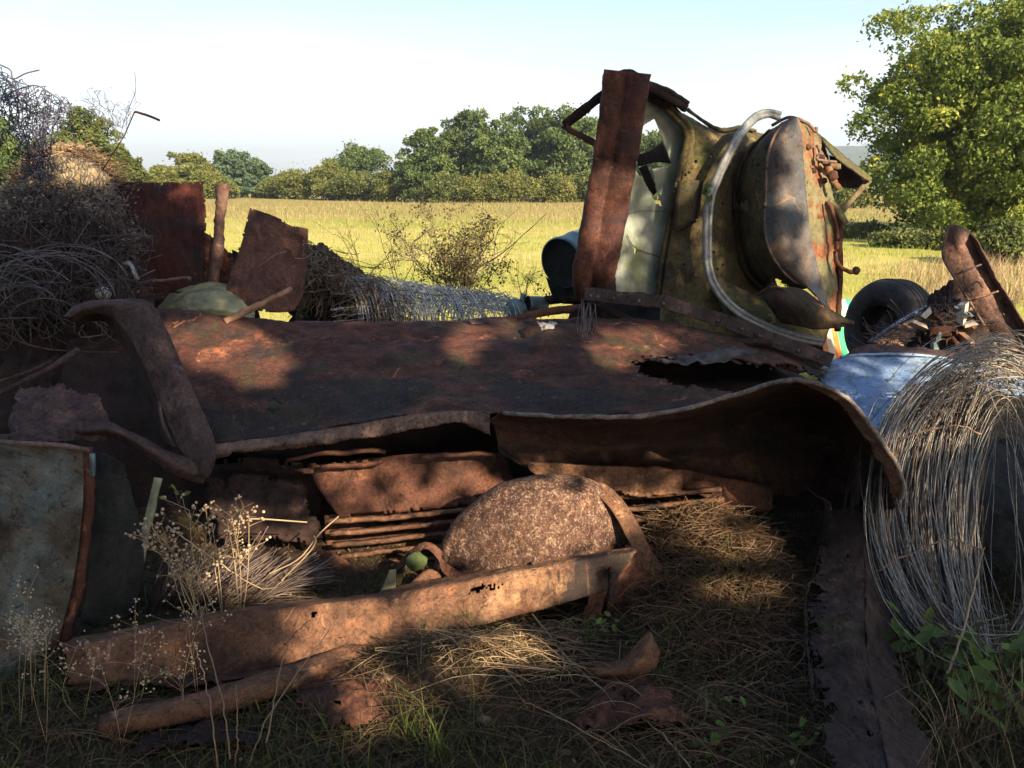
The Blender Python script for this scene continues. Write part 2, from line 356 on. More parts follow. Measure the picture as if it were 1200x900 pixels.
# ---------------------------------------------------------------- ground and distance
def gh(x, y):
    d = math.hypot(x, y)
    h = .035*noise.noise(Vector((x*1.1, y*1.1, 0)))+.02*noise.noise(Vector((x*4, y*4, 3)))
    if d < 12: h += .012*noise.noise(Vector((x*12, y*12, 5)))
    h += .22*math.exp(-((y-4.9)/1.0)**2-((x+.3)/3.6)**4)
    h += .24*math.exp(-((x-.80)/.30)**2-((y-3.15)/.42)**2)
    h += .10*math.exp(-((x+.25)/.3)**2-((y-2.45)/.22)**2)
    if d > 20: h += .35*noise.noise(Vector((x*.03, y*.03, 9)))*min(1, (d-20)/40)
    return h
def ghv(x, y): return np.array([gh(a, c) for a, c in zip(x, y)])
ys = np.concatenate([np.linspace(-60, .5, 25)[:-1], np.linspace(.5, 7, 190), np.geomspace(7.05, 3500, 110)])
ti = np.linspace(-1, 1, 240); V = []
for y in ys:
    half = 60+max(0, y)*1.2 if y > 7 else 60
    for t in ti:
        x = (3.4*t+(half-3.4)*math.copysign(abs(t)**5, t))
        V.append((x, y, gh(x, y)))
n = len(ti); fc = np.array([[j*n+i, j*n+i+1, (j+1)*n+i+1, (j+1)*n+i] for j in range(len(ys)-1) for i in range(n-1)])
g = mk('ground', V, fc, M['ground'], loc=(0, 0, 0)); g['kind'] = 'structure'
# far wooded hills
M['hill'] = plain('wooded_hill', (.025,.05,.018), (.07,.10,.035), .02, .95)
V = []; nx, ny = 160, 14
for j in range(ny):
    for i in range(nx):
        x = -1500+3200*i/(nx-1); v = j/(ny-1); y = 1100+700*v
        prof = 16+ 62*(1/(1+math.exp(-(x-150)/130)))
        z = (prof+12*noise.noise(Vector((x*.004, 2, 1))))*math.sin(v*math.pi/2)**.7+3.5*noise.noise(Vector((x*.04, v*30, 4)))+2*noise.noise(Vector((x*.1, v*50, 7)))-4
        V.append((x, y, z if j else -6))
fc = np.array([[j*nx+i, j*nx+i+1, (j+1)*nx+i+1, (j+1)*nx+i] for j in range(ny-1) for i in range(nx-1)])
h = mk('hills', V, fc, M['hill'], loc=(0, 0, 0)); h['kind'] = 'structure'

# ---------------------------------------------------------------- trees
LG = {
 'oak': leafmat('leaf_oak', [(0, (.025,.048,.018)), (.5, (.07,.115,.035)), (1, (.15,.195,.06))], .3),
 'blue': leafmat('leaf_pine', [(0, (.03,.06,.035)), (.5, (.07,.12,.065)), (1, (.13,.18,.09))], .2),
 'yellow': leafmat('leaf_yellow', [(0, (.05,.07,.018)), (.5, (.12,.145,.036)), (1, (.22,.21,.06))], .35),
 'near': leafmat('leaf_near', [(0, (.035,.06,.014)), (.45, (.115,.165,.028)), (.9, (.25,.29,.055)), (.96, (.4,.38,.05)), (1, (.6,.5,.08))], .35),
 'olive': leafmat('leaf_olive', [(0, (.04,.06,.02)), (.5, (.09,.115,.03)), (1, (.16,.18,.06))], .3)}
def limb_paths(base, h, lobes, n, r0):
    """trunk and limbs as tapered strands"""
    parts = []; top = base+np.array([0, 0, h*.72])
    t = np.linspace(0, 1, 10)[:, None]
    tr = base+(top-base)*t+np.stack([.02*h*np.sin(t[:, 0]*5+base[0]), .02*h*np.cos(t[:, 0]*4), 0*t[:, 0]], 1)
    tr[0, 2] -= .2
    parts.append(strands(tr[None], (r0*(1-.8*t[:, 0]))[None], 8)+(.3,))
    for k in range(n):
        s = random.uniform(.18, .9); p0 = base+(top-base)*s; c, rr = lobes[random.randrange(len(lobes))]
        p1 = c+rng.normal(size=3)*rr*.35; mid = (p0+p1)/2+np.array([0, 0, .05*h])+rng.normal(size=3)*.03*h
        q = cr([p0, mid, p1], 9); parts.append(strands(q[None], (r0*.35*(1-s*.5)*(1-.85*np.linspace(0, 1, 9)))[None], 5)+(.3,))
    return join(parts)
def tree(name, label, base, h, wd, kind, n, ls, lobes=9, low=.12, group='trees beyond the field', cat='tree', squash=1.0, seed=0, r0=None, clump=.16, cs=None, dep=.8):
    random.seed(seed+11); global rng; rng = np.random.default_rng(seed+5)
    base = np.array(base, float); base[2] = gh(base[0], base[1])
    t = thing(name, label, cat, tuple(base), group)
    L = []
    for k in range(lobes):
        a = random.uniform(0, 6.283); zz = random.uniform(low, .86); prof = math.sin(min(1, (zz+.18))*math.pi*.82)**.6
        rr = math.sqrt(random.random())*wd*.36*prof
        L.append((base+np.array([rr*math.cos(a), rr*math.sin(a)*dep, h*zz]), np.array([wd*.19, wd*.19*dep, h*.13])*random.uniform(.8, 1.25)))
    L.append((base+np.array([0, 0, h*.55]), np.array([wd*.36, wd*.36*dep, h*.36]))); L.append((base+np.array([wd*.04, 0, h*.83]), np.array([wd*.17, wd*.17*dep, h*.16])))
    L.append((base+np.array([0, 0, h*.27]), np.array([wd*.46, wd*.42*dep, h*.27]))); L.append((base+np.array([0, 0, h*.45]), np.array([wd*.44, wd*.42*dep, h*.33])))
    V, Fc, va = limb_paths(base, h, L, 16, r0 or h*.025); mk('trunk', V, Fc, M['bark'], t, True)
    M_ = cs or 80
    wts = np.array([(l[1][0]*l[1][2]) for l in L]); wts /= wts.sum(); pick = rng.choice(len(L), M_, p=wts)
    d = rng.normal(size=(M_, 3)); d[:, 2] += .25; d /= np.linalg.norm(d, axis=1, keepdims=True)
    sc_ = np.array([L[i][0] for i in pick])+d*rng.uniform(.6, 1.12, M_)[:, None]*np.array([L[i][1] for i in pick])
    sr = wd*clump*.62*rng.uniform(.55, 1.35, M_)
    ok = sc_[:, 2] > base[2]+.04*h; sc_, sr = sc_[ok], sr[ok]; M_ = len(sc_)
    vs_ = rng.normal(.5, .17, M_)
    k = int(n/sr.size); idx = rng.choice(M_, n, p=(sr**2)/(sr**2).sum())
    dd = rng.normal(size=(n, 3)); dd[:, 2] += .35; dd /= np.linalg.norm(dd, axis=1, keepdims=True)
    lump = 1+.25*np.sin(dd[:, 0]*7+idx)*np.cos(dd[:, 1]*6+idx*2)
    pts = sc_[idx]+dd*(sr[idx]*lump*rng.uniform(.35, 1.08, n)**.5)[:, None]*np.array([1.1, 1.1, .75])
    stray = rng.uniform(size=n) < .06; pts[stray] += rng.normal(size=(stray.sum(), 3))*sr[idx][stray][:, None]*.5
    pts[:, 2] = np.maximum(pts[:, 2], base[2]+.02*h)
    var = np.clip(vs_[idx]+rng.normal(0, .15, n)+.12*dd[:, 2], 0, 1)
    V, Fc = leaves(pts, ls); mk('crown', V, Fc, LG[kind], t, False, var=np.repeat(var, 4))
    return t
    nc = cs or int(n/26); cc = []
    wts = np.array([l[1].prod()**(.66) for l in L]); wts /= wts.sum()
    pick = rng.choice(len(L), nc, p=wts)
    d = rng.normal(size=(nc, 3)); d /= np.linalg.norm(d, axis=1, keepdims=True); rad = rng.uniform(.45, 1.05, nc)**.6
    cc = np.array([L[i][0] for i in pick])+d*rad[:, None]*np.array([L[i][1] for i in pick])
    cc = cc[cc[:, 2] > base[2]+.03*h]; nc = len(cc); k = n//nc
    csz = wd*clump*.36*rng.uniform(.5, 1.3, nc)
    pts = np.repeat(cc, k, 0)+rng.normal(size=(nc*k, 3))*np.repeat(csz, k)[:, None]*np.array([1, 1, .6])
    pts[:, 2] = np.maximum(pts[:, 2], base[2]+.02*h)
    var = np.clip(np.repeat(rng.normal(.48, .17, nc), k)+rng.normal(0, .14, nc*k), 0, 1)
    V, Fc = leaves(pts, ls); mk('crown', V, Fc, LG[kind], t, False, var=np.repeat(var, 4))
    return t
def px_tree(px, ytop, Y, wpx, *a, **k):
    x = P(px, 232, Y).x; ztop = P(px, ytop, Y).z
    return a[0], a[1], (x, Y, 0), ztop, wpx*Y/F
tl = [ # px, ytop, Y, wpx, kind, name, label, leaves
 (500,147,78,66,'oak','oak_tree','rounded dark green tree with a pointed top at the left end of the big grove'),
 (548,128,82,82,'oak','oak_tree','tall broad green tree second from the left in the big grove'),
 (585,136,78,72,'oak','oak_tree','green tree with fine yellowish top left of the grove centre'),
 (628,121,84,84,'oak','oak_tree','tallest tree of the grove with twin crests against the sky'),
 (672,124,80,80,'oak','oak_tree','dense dark tree directly left of the rusty pillar'),
 (722,136,86,78,'oak','oak_tree','green tree partly hidden behind the rusty pillar of the cab'),
 (772,150,80,66,'oak','oak_tree','tree seen through the broken cab window'),
 (425,166,92,80,'oak','oak_tree','medium green tree with thin crown right of the yellow bushes'),
 (275,174,95,62,'blue','pine_tree','blue green pine like tree above the bent rusty plate'),
 (300,186,93,42,'blue','pine_tree','smaller blue green tree on the right flank of the pine'),
 (222,182,86,56,'yellow','young_tree','yellow green tree above the red rusty sheet'),
 (190,196,82,40,'yellow','young_tree','low yellow green tree right of the tall left hand tree'),
 (100,124,46,94,'olive','oak_tree','tall olive green tree behind the wire netting'),
 (142,168,50,58,'olive','oak_tree','lower olive tree touching the right side of the tall left one'),
 (-4,135,42,90,'oak','oak_tree','green tree cut by the left edge of the picture'),
 (60,165,60,70,'yellow','young_tree','yellow green tree glimpsed through the tangle of brush'),
 (992,196,90,52,'olive','oak_tree','distant tree beside the truck cab near the hill'),
 (965,205,84,50,'yellow','young_tree','pale low tree behind the right side of the cab'),
]
for i, (px, yt, Y, wp, kind, nm, lb) in enumerate(tl):
    x = P(px, 232, Y).x; zt = P(px, yt, Y).z
    tree(nm, lb, (x, Y, 0), zt, wp*Y/F*1.12, kind, 20000 if Y > 60 else 26000, .15 if Y > 60 else .085, lobes=26, low=.04, seed=i*3+1, clump=.12, cs=190)
bl = [(350,200,88,52,'yellow','wide yellow bush left of the thin crowned tree'), (388,192,86,48,'yellow','yellow green bush at the foot of the thin crowned tree'),
 (330,204,90,46,'olive','small olive bush right of the pine'), (462,196,80,50,'yellow','light yellow bush left of the big grove'), (600,200,76,60,'yellow','pale bush at the foot of the grove centre'),
 (530,204,76,60,'olive','low olive bush before the grove'), (565,206,76,52,'yellow','pale low bush between two grove trees'), (690,204,77,60,'olive','bush at the right end of the grove beside the pillar'), (650,206,76,52,'yellow','small yellow bush near the pillar'),
 (250,206,84,50,'yellow','yellow bush below the pine behind the leaning rusty sheet'), (415,204,84,60,'olive','olive bush under the thin crowned tree'),
 (745,205,80,50,'olive','bush behind the dusty glass'), (1000,225,60,40,'yellow','yellow bush right of the cab under the hill')]
for i, (px, yt, Y, wp, kind, lb) in enumerate(bl):
    tree('bush', lb, (P(px, 232, Y).x, Y, 0), P(px, yt, Y).z, wp*Y/F*1.15, kind, 9000, .12, lobes=9, low=.04, group='bushes along the far edge of the field', cat='bush', seed=i*5+90, clump=.2)
# the big tree at the right
tree('big_tree', 'big bright green leafy tree filling the upper right corner', (14.6, 24.5, 0), 6.9, 9.2, 'near', 170000, .068, lobes=36, low=.03, group=None, seed=77, r0=.2, clump=.075, cs=900, dep=.9)
tree('big_tree', 'second large tree behind and right of the bright corner tree', (19.5, 27, 0), 7.4, 9, 'near', 70000, .07, lobes=20, low=.08, group=None, seed=78, r0=.2, clump=.12, cs=260, dep=.9)
for i, (px, yt, Y, wp, kind, lb) in enumerate([(1175,262,17,70,'olive','low grey green weed bush at the right edge of the field'), (1010,268,26,60,'olive','dark undergrowth left of the big corner tree'), (1060,274,22,80,'olive','low dark scrub under the corner tree'), (1120,270,21,60,'yellow','yellowish tall weeds before the corner tree')]):
    x = P(px, 300, Y).x; tree('bush', lb, (x, Y, 0), max(.35, P(px, yt, Y).z), wp*Y/F, kind, 6000, .05, lobes=7, low=.1, group=None, cat='bush', seed=i+300, r0=.02, clump=.2)

# ---------------------------------------------------------------- field grass
rng = np.random.default_rng(3)
def blades(x, y, h, w, lean, K=4):
    N = len(x); z = ghv(x, y) if N < 90000 else np.zeros(N); ang = rng.uniform(0, 6.283, N); t = np.linspace(0, 1, K)
    A = np.zeros((N, K, 3)); ln = (lean*h)[:, None]*t**2
    A[..., 0] = x[:, None]+np.cos(ang)[:, None]*ln; A[..., 1] = y[:, None]+np.sin(ang)[:, None]*ln; A[..., 2] = z[:, None]+h[:, None]*(t-.12*lean[:, None]*t**2)-.01
    return ribbons(A, w[:, None]*(1-.9*t)[None])
N = 60000; r = rng.uniform(0, 1, N); y = 6.4*(60/6.4)**r; x = (rng.uniform(-.75, .78, N))*y
h = rng.uniform(.04, .13, N)*(1+.5*(y > 16)); wd = .0016*np.sqrt(y); patch = np.array([noise.noise(Vector((a*.12, c*.3, 0))) for a, c in zip(x, y)])
var = np.clip(.5+patch*.9+rng.normal(0, .2, N)+.25*(y > 25), 0, 1)
M['fieldgrass'] = leafmat('field_grass', [(0, (.15,.21,.03)), (.4, (.24,.27,.05)), (.7, (.33,.31,.09)), (1, (.40,.33,.16))], .25)
V, Fc = blades(x, y, h, wd, rng.uniform(.1, .8, N), 3); o = mk('field_grass', V, Fc, M['fieldgrass'], None, False, var=np.repeat(var, 6), loc=(0, 0, 0))
stuff(o, 'sunlit yellow green meadow grass behind the scrap pile', 'grass')
N = 9000; y = rng.uniform(34, 78, N); x = rng.uniform(-.72, .72, N)*y
V, Fc = blades(x, y, rng.uniform(.15, .38, N), np.full(N, .02), rng.uniform(.1, .5, N), 3)
o = mk('seeding_grass', V, Fc, leafmat('seeding', [(0, (.15,.15,.05)), (1, (.28,.2,.10))], .2), None, False, var=np.repeat(rng.uniform(0, 1, N), 6), loc=(0, 0, 0))
stuff(o, 'brownish seeding tall grass along the far side of the meadow', 'grass')
# tall dry weeds at right before the tree
N = 3500; y = rng.uniform(11, 17, N); x = .42*y+rng.uniform(0, .22, N)*y
V, Fc = blades(x, y, rng.uniform(.1, .42, N)*np.clip((x/y-.4)*8, .2, 1), np.full(N, .005), rng.uniform(.1, .7, N), 3)
stuff(mk('dry_weeds', V, Fc, M['straw'], None, False, var=np.repeat(rng.uniform(.3, 1, N), 6), loc=(0, 0, 0)), 'pale dry weeds in front of the big right tree', 'weeds')
# ---------------------------------------------------------------- the wrecked car body in the middle
rng = np.random.default_rng(21); random.seed(21)
def base_of(px, py, Y):
    p = P(px, py, Y); return (p.x, p.y, gh(p.x, p.y))
car = thing('wrecked_car', 'long rusty overturned car body with a smooth brown roof across the middle of the pile', 'car wreck', base_of(560, 600, 3.7))
roof = sheet('roof', [
 [(175,470,4.95),(345,455,4.95),(560,445,4.95),(760,455,4.95),(970,490,4.8)],
 [(176,364,4.45),(260,372,4.46),(345,379,4.48),(460,381,4.5),(560,379,4.5),(700,376,4.5),(850,395,4.4),(968,440,4.2)],
 [(192,398,4.15),(345,401,4.15),(560,400,4.15),(700,398,4.15),(850,415,4.1),(962,448,4.0)],
 [(222,455,3.8),(345,450,3.8),(560,450,3.76),(700,448,3.74),(850,455,3.74),(955,458,3.72)],
 [(250,521,3.46),(330,512,3.46),(400,501,3.45),(480,486,3.45),(575,485,3.44),(700,490,3.44),(850,480,3.45),(955,470,3.45)]],
 M['rust_roof'], car, 210, 80, .005, .014, 4, dents=.09, seed=1,
 cut=[[(742,424),(790,418),(860,422),(930,430),(975,445),(975,480),(930,470),(870,462),(800,452),(750,440)], [(312,470),(322,467),(330,476),(322,485),(312,482)]])
# upper back edge rim and the step in the roof
sweep('roof_seam', [(345,378,4.49),(420,379,4.5),(500,378,4.51),(570,377,4.51)], circ(.010, 8), M['rust_lip'], car, 40, amp=.003)
sheet('roof_flange', [
 [(250,521,3.455),(330,511,3.455),(400,500,3.445),(470,488,3.44),(540,481,3.43),(574,486,3.42)],
 [(251,531,3.43),(330,521,3.43),(400,514,3.42),(470,505,3.42),(540,494,3.41),(574,506,3.41)],
 [(252,536,3.46),(330,526,3.46),(400,519,3.45),(470,506,3.45),(530,494,3.44),(576,510,3.44)]], M['rust_lip'], car, 160, 16, .004, .008, 9, erode=.03, sides='V', seed=4, holes=.15)
sheet('dark_fill_sheet', [[(180,500,3.95),(420,490,3.95),(700,480,3.95),(1000,470,3.9)], [(180,600,3.9),(420,590,3.9),(700,580,3.9),(1000,560,3.85)],
 [(180,690,3.75),(420,680,3.75),(700,670,3.75),(990,650,3.7)]], M['rust_dark'], car, 90, 24, .006, .03, 2.5, seed=5)  # dark sheets added inside the wreck to stand for its shaded hollows
sheet('dark_fill_sheet', [[(80,395,4.3),(150,380,4.4),(235,400,4.2)], [(70,480,4.0),(150,480,4.0),(250,500,3.9)], [(70,600,3.8),(160,600,3.8),(260,600,3.8)], [(80,720,3.5),(160,700,3.5),(270,680,3.6)]], M['rust_dark'], car, 40, 30, .006, .03, 2.5, seed=6)
sheet('dark_fill_sheet', [[(690,400,4.6),(800,410,4.6),(960,440,4.4)], [(700,470,4.0),(800,470,4.0),(960,480,3.9)], [(700,540,3.9),(800,540,3.9),(960,540,3.8)]], M['rust_dark'], car, 30, 20, .006, .03, 3, seed=17)
# brown side panel and the ribs under it
sheet('side_panel', [
 [(362,543,3.52),(420,540,3.5),(470,533,3.5),(530,530,3.5),(592,530,3.5)],
 [(372,570,3.47),(430,568,3.45),(480,562,3.45),(540,560,3.45),(600,556,3.45)],
 [(398,606,3.42),(440,603,3.4),(490,598,3.4),(550,592,3.4),(612,586,3.4)]], M['rust_side'], car, 60, 24, .005, .007, 5, erode=.008, seed=7)
sheet('side_panel', [[(240,540,3.75),(300,536,3.7),(370,545,3.68)], [(245,600,3.7),(300,610,3.66),(385,605,3.66)], [(250,660,3.66),(310,668,3.62),(400,660,3.62)]], M['rust_dark'], car, 40, 24, .005, .01, 5, erode=.02, seed=8)
for a in ([(338,538,3.48),(380,531,3.46),(440,528,3.46),(452,530,3.46)], [(375,546,3.44),(420,545,3.44),(448,540,3.43)], [(494,535,3.42),(530,533,3.42),(575,531,3.42),(581,540,3.42)]):
    sweep('torn_edge', a, [(-.012,-.006),(.012,-.009),(.014,.008),(-.012,.007)], M['rust_side'], car, 26, amp=.006, seed=len(a))
def ribdisp(u, v): return .016*(abs(math.sin(v*math.pi*4.5))**1.5)*(.6+.4*math.sin(u*7))
sheet('ribbed_panel', [
 [(380,604,3.5),(480,594,3.5),(600,582,3.52),(720,572,3.52),(850,566,3.52)],
 [(382,650,3.45),(480,640,3.45),(600,628,3.47),(720,618,3.47),(850,612,3.5)],
 [(384,672,3.42),(480,664,3.42),(600,655,3.44),(720,650,3.44),(850,645,3.46)]], M['rust_side'], car, 120, 60, .004, .005, 6, disp=ribdisp, holes=.25, seed=9)
for k, (a, c) in enumerate([((382,610),(845,572)), ((386,624),(848,585)), ((390,638),(848,598)), ((396,652),(846,611)), ((402,664),(840,624))]):
    pts = [(a[0]+(c[0]-a[0])*t, a[1]+(c[1]-a[1])*t+1.6*math.sin(t*9+k), 3.33+.01*math.sin(t*5+k)) for t in np.linspace(0, 1, 9)]
    sweep('rib', pts, [(-.012,-.006),(.012,-.009),(.014,.006),(-.010,.008)], M['rust_beam'], car, 70, amp=.004, seed=k)
# curtain of hanging rag in the hole of the roof
sheet('torn_lining', [[(716,415,4.1),(760,418,4.02),(800,416,4.0),(850,409,4.02),(892,410,4.0)], [(722,417,4.05),(770,422,3.97),(820,421,3.95),(860,413,3.98),(888,414,3.98)], [(740,420,4.03),(790,426,3.92),(840,427,3.93),(870,417,3.97),(882,417,3.97)]], M['rag_dark'], car, 60, 14, .002, .02, 9, erode=.02, seed=12)
# window pillar at the left end
fr = sheet('window_frame', [
 [(76,372,3.75),(92,357,3.75),(128,352,3.72),(172,353,3.68),(192,380,3.62),(212,425,3.55),(232,470,3.48),(250,512,3.42),(252,540,3.38),(243,560,3.36)],
 [(82,372,3.72),(98,362,3.70),(130,357,3.66),(160,366,3.62),(178,395,3.56),(196,436,3.5),(214,478,3.44),(230,514,3.38),(238,536,3.34),(236,556,3.33)],
 [(88,376,3.76),(104,368,3.74),(125,368,3.70),(142,382,3.66),(160,410,3.6),(178,452,3.54),(194,488,3.48),(206,520,3.42),(216,532,3.38),(228,552,3.36)]],
 M['rust_purple'], car, 130, 20, .008, .004, 6, seed=13, disp=lambda u, v: -.006*math.exp(-((v-.3)/.06)**2))
sheet('frame_flange', [[(88,376,3.77),(104,368,3.75),(125,368,3.71),(142,382,3.67),(160,410,3.61),(178,452,3.55),(194,488,3.49),(206,520,3.43)],
 [(90,384,3.85),(106,376,3.85),(124,378,3.82),(136,392,3.78),(152,418,3.72),(168,458,3.66),(184,494,3.6),(196,522,3.55)]], M['rust_dark'], car, 80, 8, .005, .005, 6, seed=14)
sweep('frame_strip', [(186,470,3.5),(192,500,3.46),(205,525,3.42)], rectp(.012,.02), M['rust_purple'], car, 14)
sheet('lower_frame', [
 [(94,497,3.32),(130,496,3.32),(165,512,3.34),(200,530,3.35),(230,540,3.36),(246,545,3.37)],
 [(90,506,3.27),(130,504,3.27),(165,520,3.29),(196,540,3.3),(222,553,3.32),(243,556,3.34)],
 [(94,512,3.32),(130,512,3.31),(162,528,3.32),(192,548,3.32),(218,562,3.34),(238,566,3.36)]], M['rust_purple'], car, 60, 12, .006, .008, 6, seed=15)
sheet('cowl_scrap', [
 [(22,452,3.45),(60,450,3.5),(95,456,3.5),(118,462,3.48)],
 [(15,478,3.35),(55,476,3.38),(90,480,3.4),(126,484,3.42)],
 [(8,510,3.25),(50,505,3.27),(92,500,3.3),(142,506,3.33)],
 [(0,524,3.2),(50,522,3.22),(96,518,3.27),(120,520,3.3)]], M['rust_purple'], car, 80, 50, .006, .012, 9, erode=.02, dents=.05, seed=16)
for nm, a, w_ in (('inner_bar', [(-20,470,3.6),(30,446,3.62),(62,430,3.65),(92,408,3.7)], .02), ('inner_bar', [(-20,452,3.7),(20,441,3.7),(60,424,3.72)], .012), ('inner_rod', [(15,398,3.8),(60,410,3.8),(137,413,3.8)], .005)):
    sweep(nm, a, rectp(w_*2, w_), M['rust_purple'], car, 20, amp=.003)

# ---------------------------------------------------------------- fender
fen = thing('car_fender', 'big rusty hollow fender with rolled lip curving down at its right end', 'fender', base_of(850, 640, 3.3))
LIP = [(574,494,3.34),(590,484,3.26),(625,486,3.18),(690,489,3.10),(780,483,3.04),(860,464,2.98),(905,449,2.93),(942,446,2.88),(985,463,2.84),(1018,495,2.82),(1043,532,2.81),(1058,565,2.82),(1057,584,2.84)]
MID = [(582,512,3.42),(605,516,3.46),(640,516,3.5),(700,522,3.56),(780,515,3.62),(860,500,3.66),(905,495,3.68),(945,500,3.68),(985,522,3.62),(1005,545,3.45),(1024,564,3.25),(1040,578,3.05),(1050,590,2.92)]
LOW = [(586,530,3.36),(610,545,3.33),(650,556,3.36),(715,556,3.40),(790,556,3.44),(850,574,3.46),(885,588,3.46),(920,592,3.45),(960,596,3.40),(985,600,3.32),(1005,602,3.2),(1028,600,3.06),(1046,596,2.95)]
TOP = [(x, y-1, Y+.10+.0*i) for i, (x, y, Y) in enumerate(LIP)]
sheet('fender_shell', [LIP, [((a[0]+c[0])/2, (a[1]+c[1])/2-6, (a[2]+c[2])/2+.06) for a, c in zip(LIP, MID)], MID, [((a[0]+c[0])/2, (a[1]+c[1])/2+2, (a[2]+c[2])/2+.03) for a, c in zip(LOW, MID)], LOW],
 M['rust_fender'], fen, 170, 60, .006, .012, 5, erode=.022, sides='V', seed=21, dents=.03,
 cut=[[(905,578),(1000,578),(1000,640),(890,640)]])
sweep('rolled_lip', LIP[1:], circ(.009, 9), M['lip'], fen, 150, amp=.004, seed=2)
sheet('rim_edge', [LIP[6:], [(905,451,2.97),(940,450,2.92),(978,469,2.88),(1005,502,2.86),(1027,538,2.85),(1042,568,2.86),(1046,586,2.88)]], M['rust_beam'], fen, 70, 8, .005, .007, 8, erode=.006, sides='V', seed=23)
sheet('torn_skirt', [[(690,548,3.37),(740,545,3.38),(800,550,3.40),(850,560,3.42),(905,570,3.42)],
 [(700,560,3.33),(745,556,3.34),(800,566,3.36),(845,578,3.38),(905,585,3.40)], [(795,566,3.32),(815,570,3.32),(840,592,3.34),(865,600,3.36),(905,598,3.38)]], M['rust_side'], fen, 70, 22, .005, .012, 8, erode=.02, sides='V', seed=24)
sheet('torn_skirt', [[(618,540,3.3),(680,545,3.3),(760,548,3.32),(800,552,3.34)], [(622,552,3.27),(680,562,3.27),(760,570,3.29),(800,570,3.31)], [(640,560,3.26),(690,572,3.26),(750,582,3.28),(795,580,3.3)]], M['rust_beam'], fen, 60, 18, .005, .012, 8, erode=.012, sides='V', seed=25)
sheet('hanging_strap', [[(950,574,3.25),(966,590,3.22),(962,620,3.2),(948,648,3.2),(925,668,3.2),(890,690,3.2)], [(958,580,3.2),(974,592,3.16),(971,622,3.14),(956,654,3.14),(932,676,3.14),(895,700,3.14)]], M['rust_channel'], fen, 50, 6, .006, .006, 8, seed=26)

# ---------------------------------------------------------------- round dome piece
dome = thing('headlamp_bowl', 'round rusty dome shaped shell with speckled surface standing before the ribbed panel', 'car part', base_of(640, 680, 3.0))
def dm(f, dy, Y):  # arcs scaled about (640,690)
    A = [(510,668),(522,634),(546,600),(584,572),(628,560),(672,560),(706,572),(730,600),(750,640),(766,690)]
    return [(640+(x-640)*f, 700+(y-700)*f+dy, Y+.1*abs((x-640)/130)**2*f) for x, y in A]
sheet('shell', [dm(1.0, 0, 3.08), dm(.93, 0, 3.07), dm(.90, 0, 3.03), dm(.74, 0, 2.98), dm(.5, 0, 2.94), dm(.25, 0, 2.92), dm(.05, 0, 2.915)], M['rust_dome'], dome, 110, 60, .006, .008, 8, seed=31, dents=.02,
 cut=[[(500,700),(504,668),(522,672),(536,664),(560,686),(590,664),(620,660),(640,676),(640,720),(500,720)]])
sheet('rim', [dm(1.02, 0, 3.075), dm(.97, 0, 3.035), dm(.90, 0, 3.03)], M['rust_dome'], dome, 100, 9, .006, .005, 9, seed=35, cut=[[(490,700),(500,668),(560,668),(560,700)]])
sheet('side_flange', [[(684,560,3.12),(714,572,3.1),(740,600,3.06),(764,645,3.0),(790,680,2.96),(806,700,2.94)], [(676,566,3.08),(700,580,3.06),(724,610,3.02),(748,655,2.96),(772,690,2.93),(796,708,2.92)]], M['rust_beam'], dome, 60, 8, .006, .006, 8, erode=.004, seed=32)
sheet('side_plate', [[(700,655,2.96),(740,640,2.98),(790,690,2.95)], [(705,700,2.9),(745,700,2.9),(795,715,2.9)], [(712,745,2.86),(740,752,2.86),(780,735,2.88)]], M['rust_side'], dome, 30, 26, .006, .012, 7, erode=.015, seed=33)
# curled strips left of the dome
cs_ = thing('curled_strip', 'curled rusty sheet strip snaking left of the round dome', 'scrap metal', base_of(480, 690, 3.15))
sheet('strip', [[(364,640,3.3),(395,650,3.28),(430,672,3.22),(455,672,3.18),(478,648,3.14),(500,636,3.1),(518,646,3.08),(518,655,3.06),(545,672,3.0),(590,676,2.96),(620,662,2.94),(642,646,2.94)],
 [(368,668,3.28),(398,672,3.25),(428,685,3.2),(452,682,3.16),(474,662,3.12),(496,644,3.08),(512,654,3.05),(520,672,3.02),(550,690,2.97),(592,692,2.93),(616,676,2.92),(640,652,2.93)]], M['rust_side'], cs_, 120, 8, .006, .006, 7, seed=41)
sheet('strip', [[(440,705,2.98),(470,692,3.02),(500,668,3.06),(515,672,3.05)], [(450,715,2.94),(478,705,2.98),(505,694,3.0),(522,690,3.0)]], M['rust_beam'], cs_, 30, 8, .006, .008, 7, erode=.006, seed=42)
o = sheet('scrap_flap', [[(456,668,3.0),(464,667,3.0)], [(450,685,2.98),(464,688,2.98)], [(440,702,2.96),(456,702,2.96)]], M['drab'], None, 10, 16, .004, .004, 8, crease=True, seed=43)
tag(o, 'small grey green metal flap beside the green fruit', 'scrap metal')
# green fruit
bpy_m = bmesh = None
import bmesh
def uvball(name, c, r, mat, parent=None, sq=(1, 1, 1), amp=.06, n=20):
    bm = bmesh.new(); bmesh.ops.create_uvsphere(bm, u_segments=n, v_segments=n//2+2, radius=1)
    for v in bm.verts:
        d = 1+amp*noise.noise(v.co*1.7+Vector(c)); v.co = Vector((v.co.x*r*sq[0], v.co.y*r*sq[1], v.co.z*r*sq[2]))*d+Vector(c)
    Vv = [tuple(v.co) for v in bm.verts]; bm.verts.ensure_lookup_table(); Fv = [[v.index for v in f.verts] for f in bm.faces]; bm.free()
    return mk(name, Vv, Fv, mat, parent)
ap = thing('fallen_fruit', 'round green fruit lying in the curl of the rusty strip', 'fruit', tuple(P(488, 672, 3.06)))
uvball('flesh', P(488, 658, 3.06), .041, M['apple'], ap, (1.05, 1, .85), .22); 
sweep('stalk', [(492,647,3.05),(494,642,3.04),(497,639,3.04)], circ(.0022, 6), M['bark'], ap, 6, amp=0)

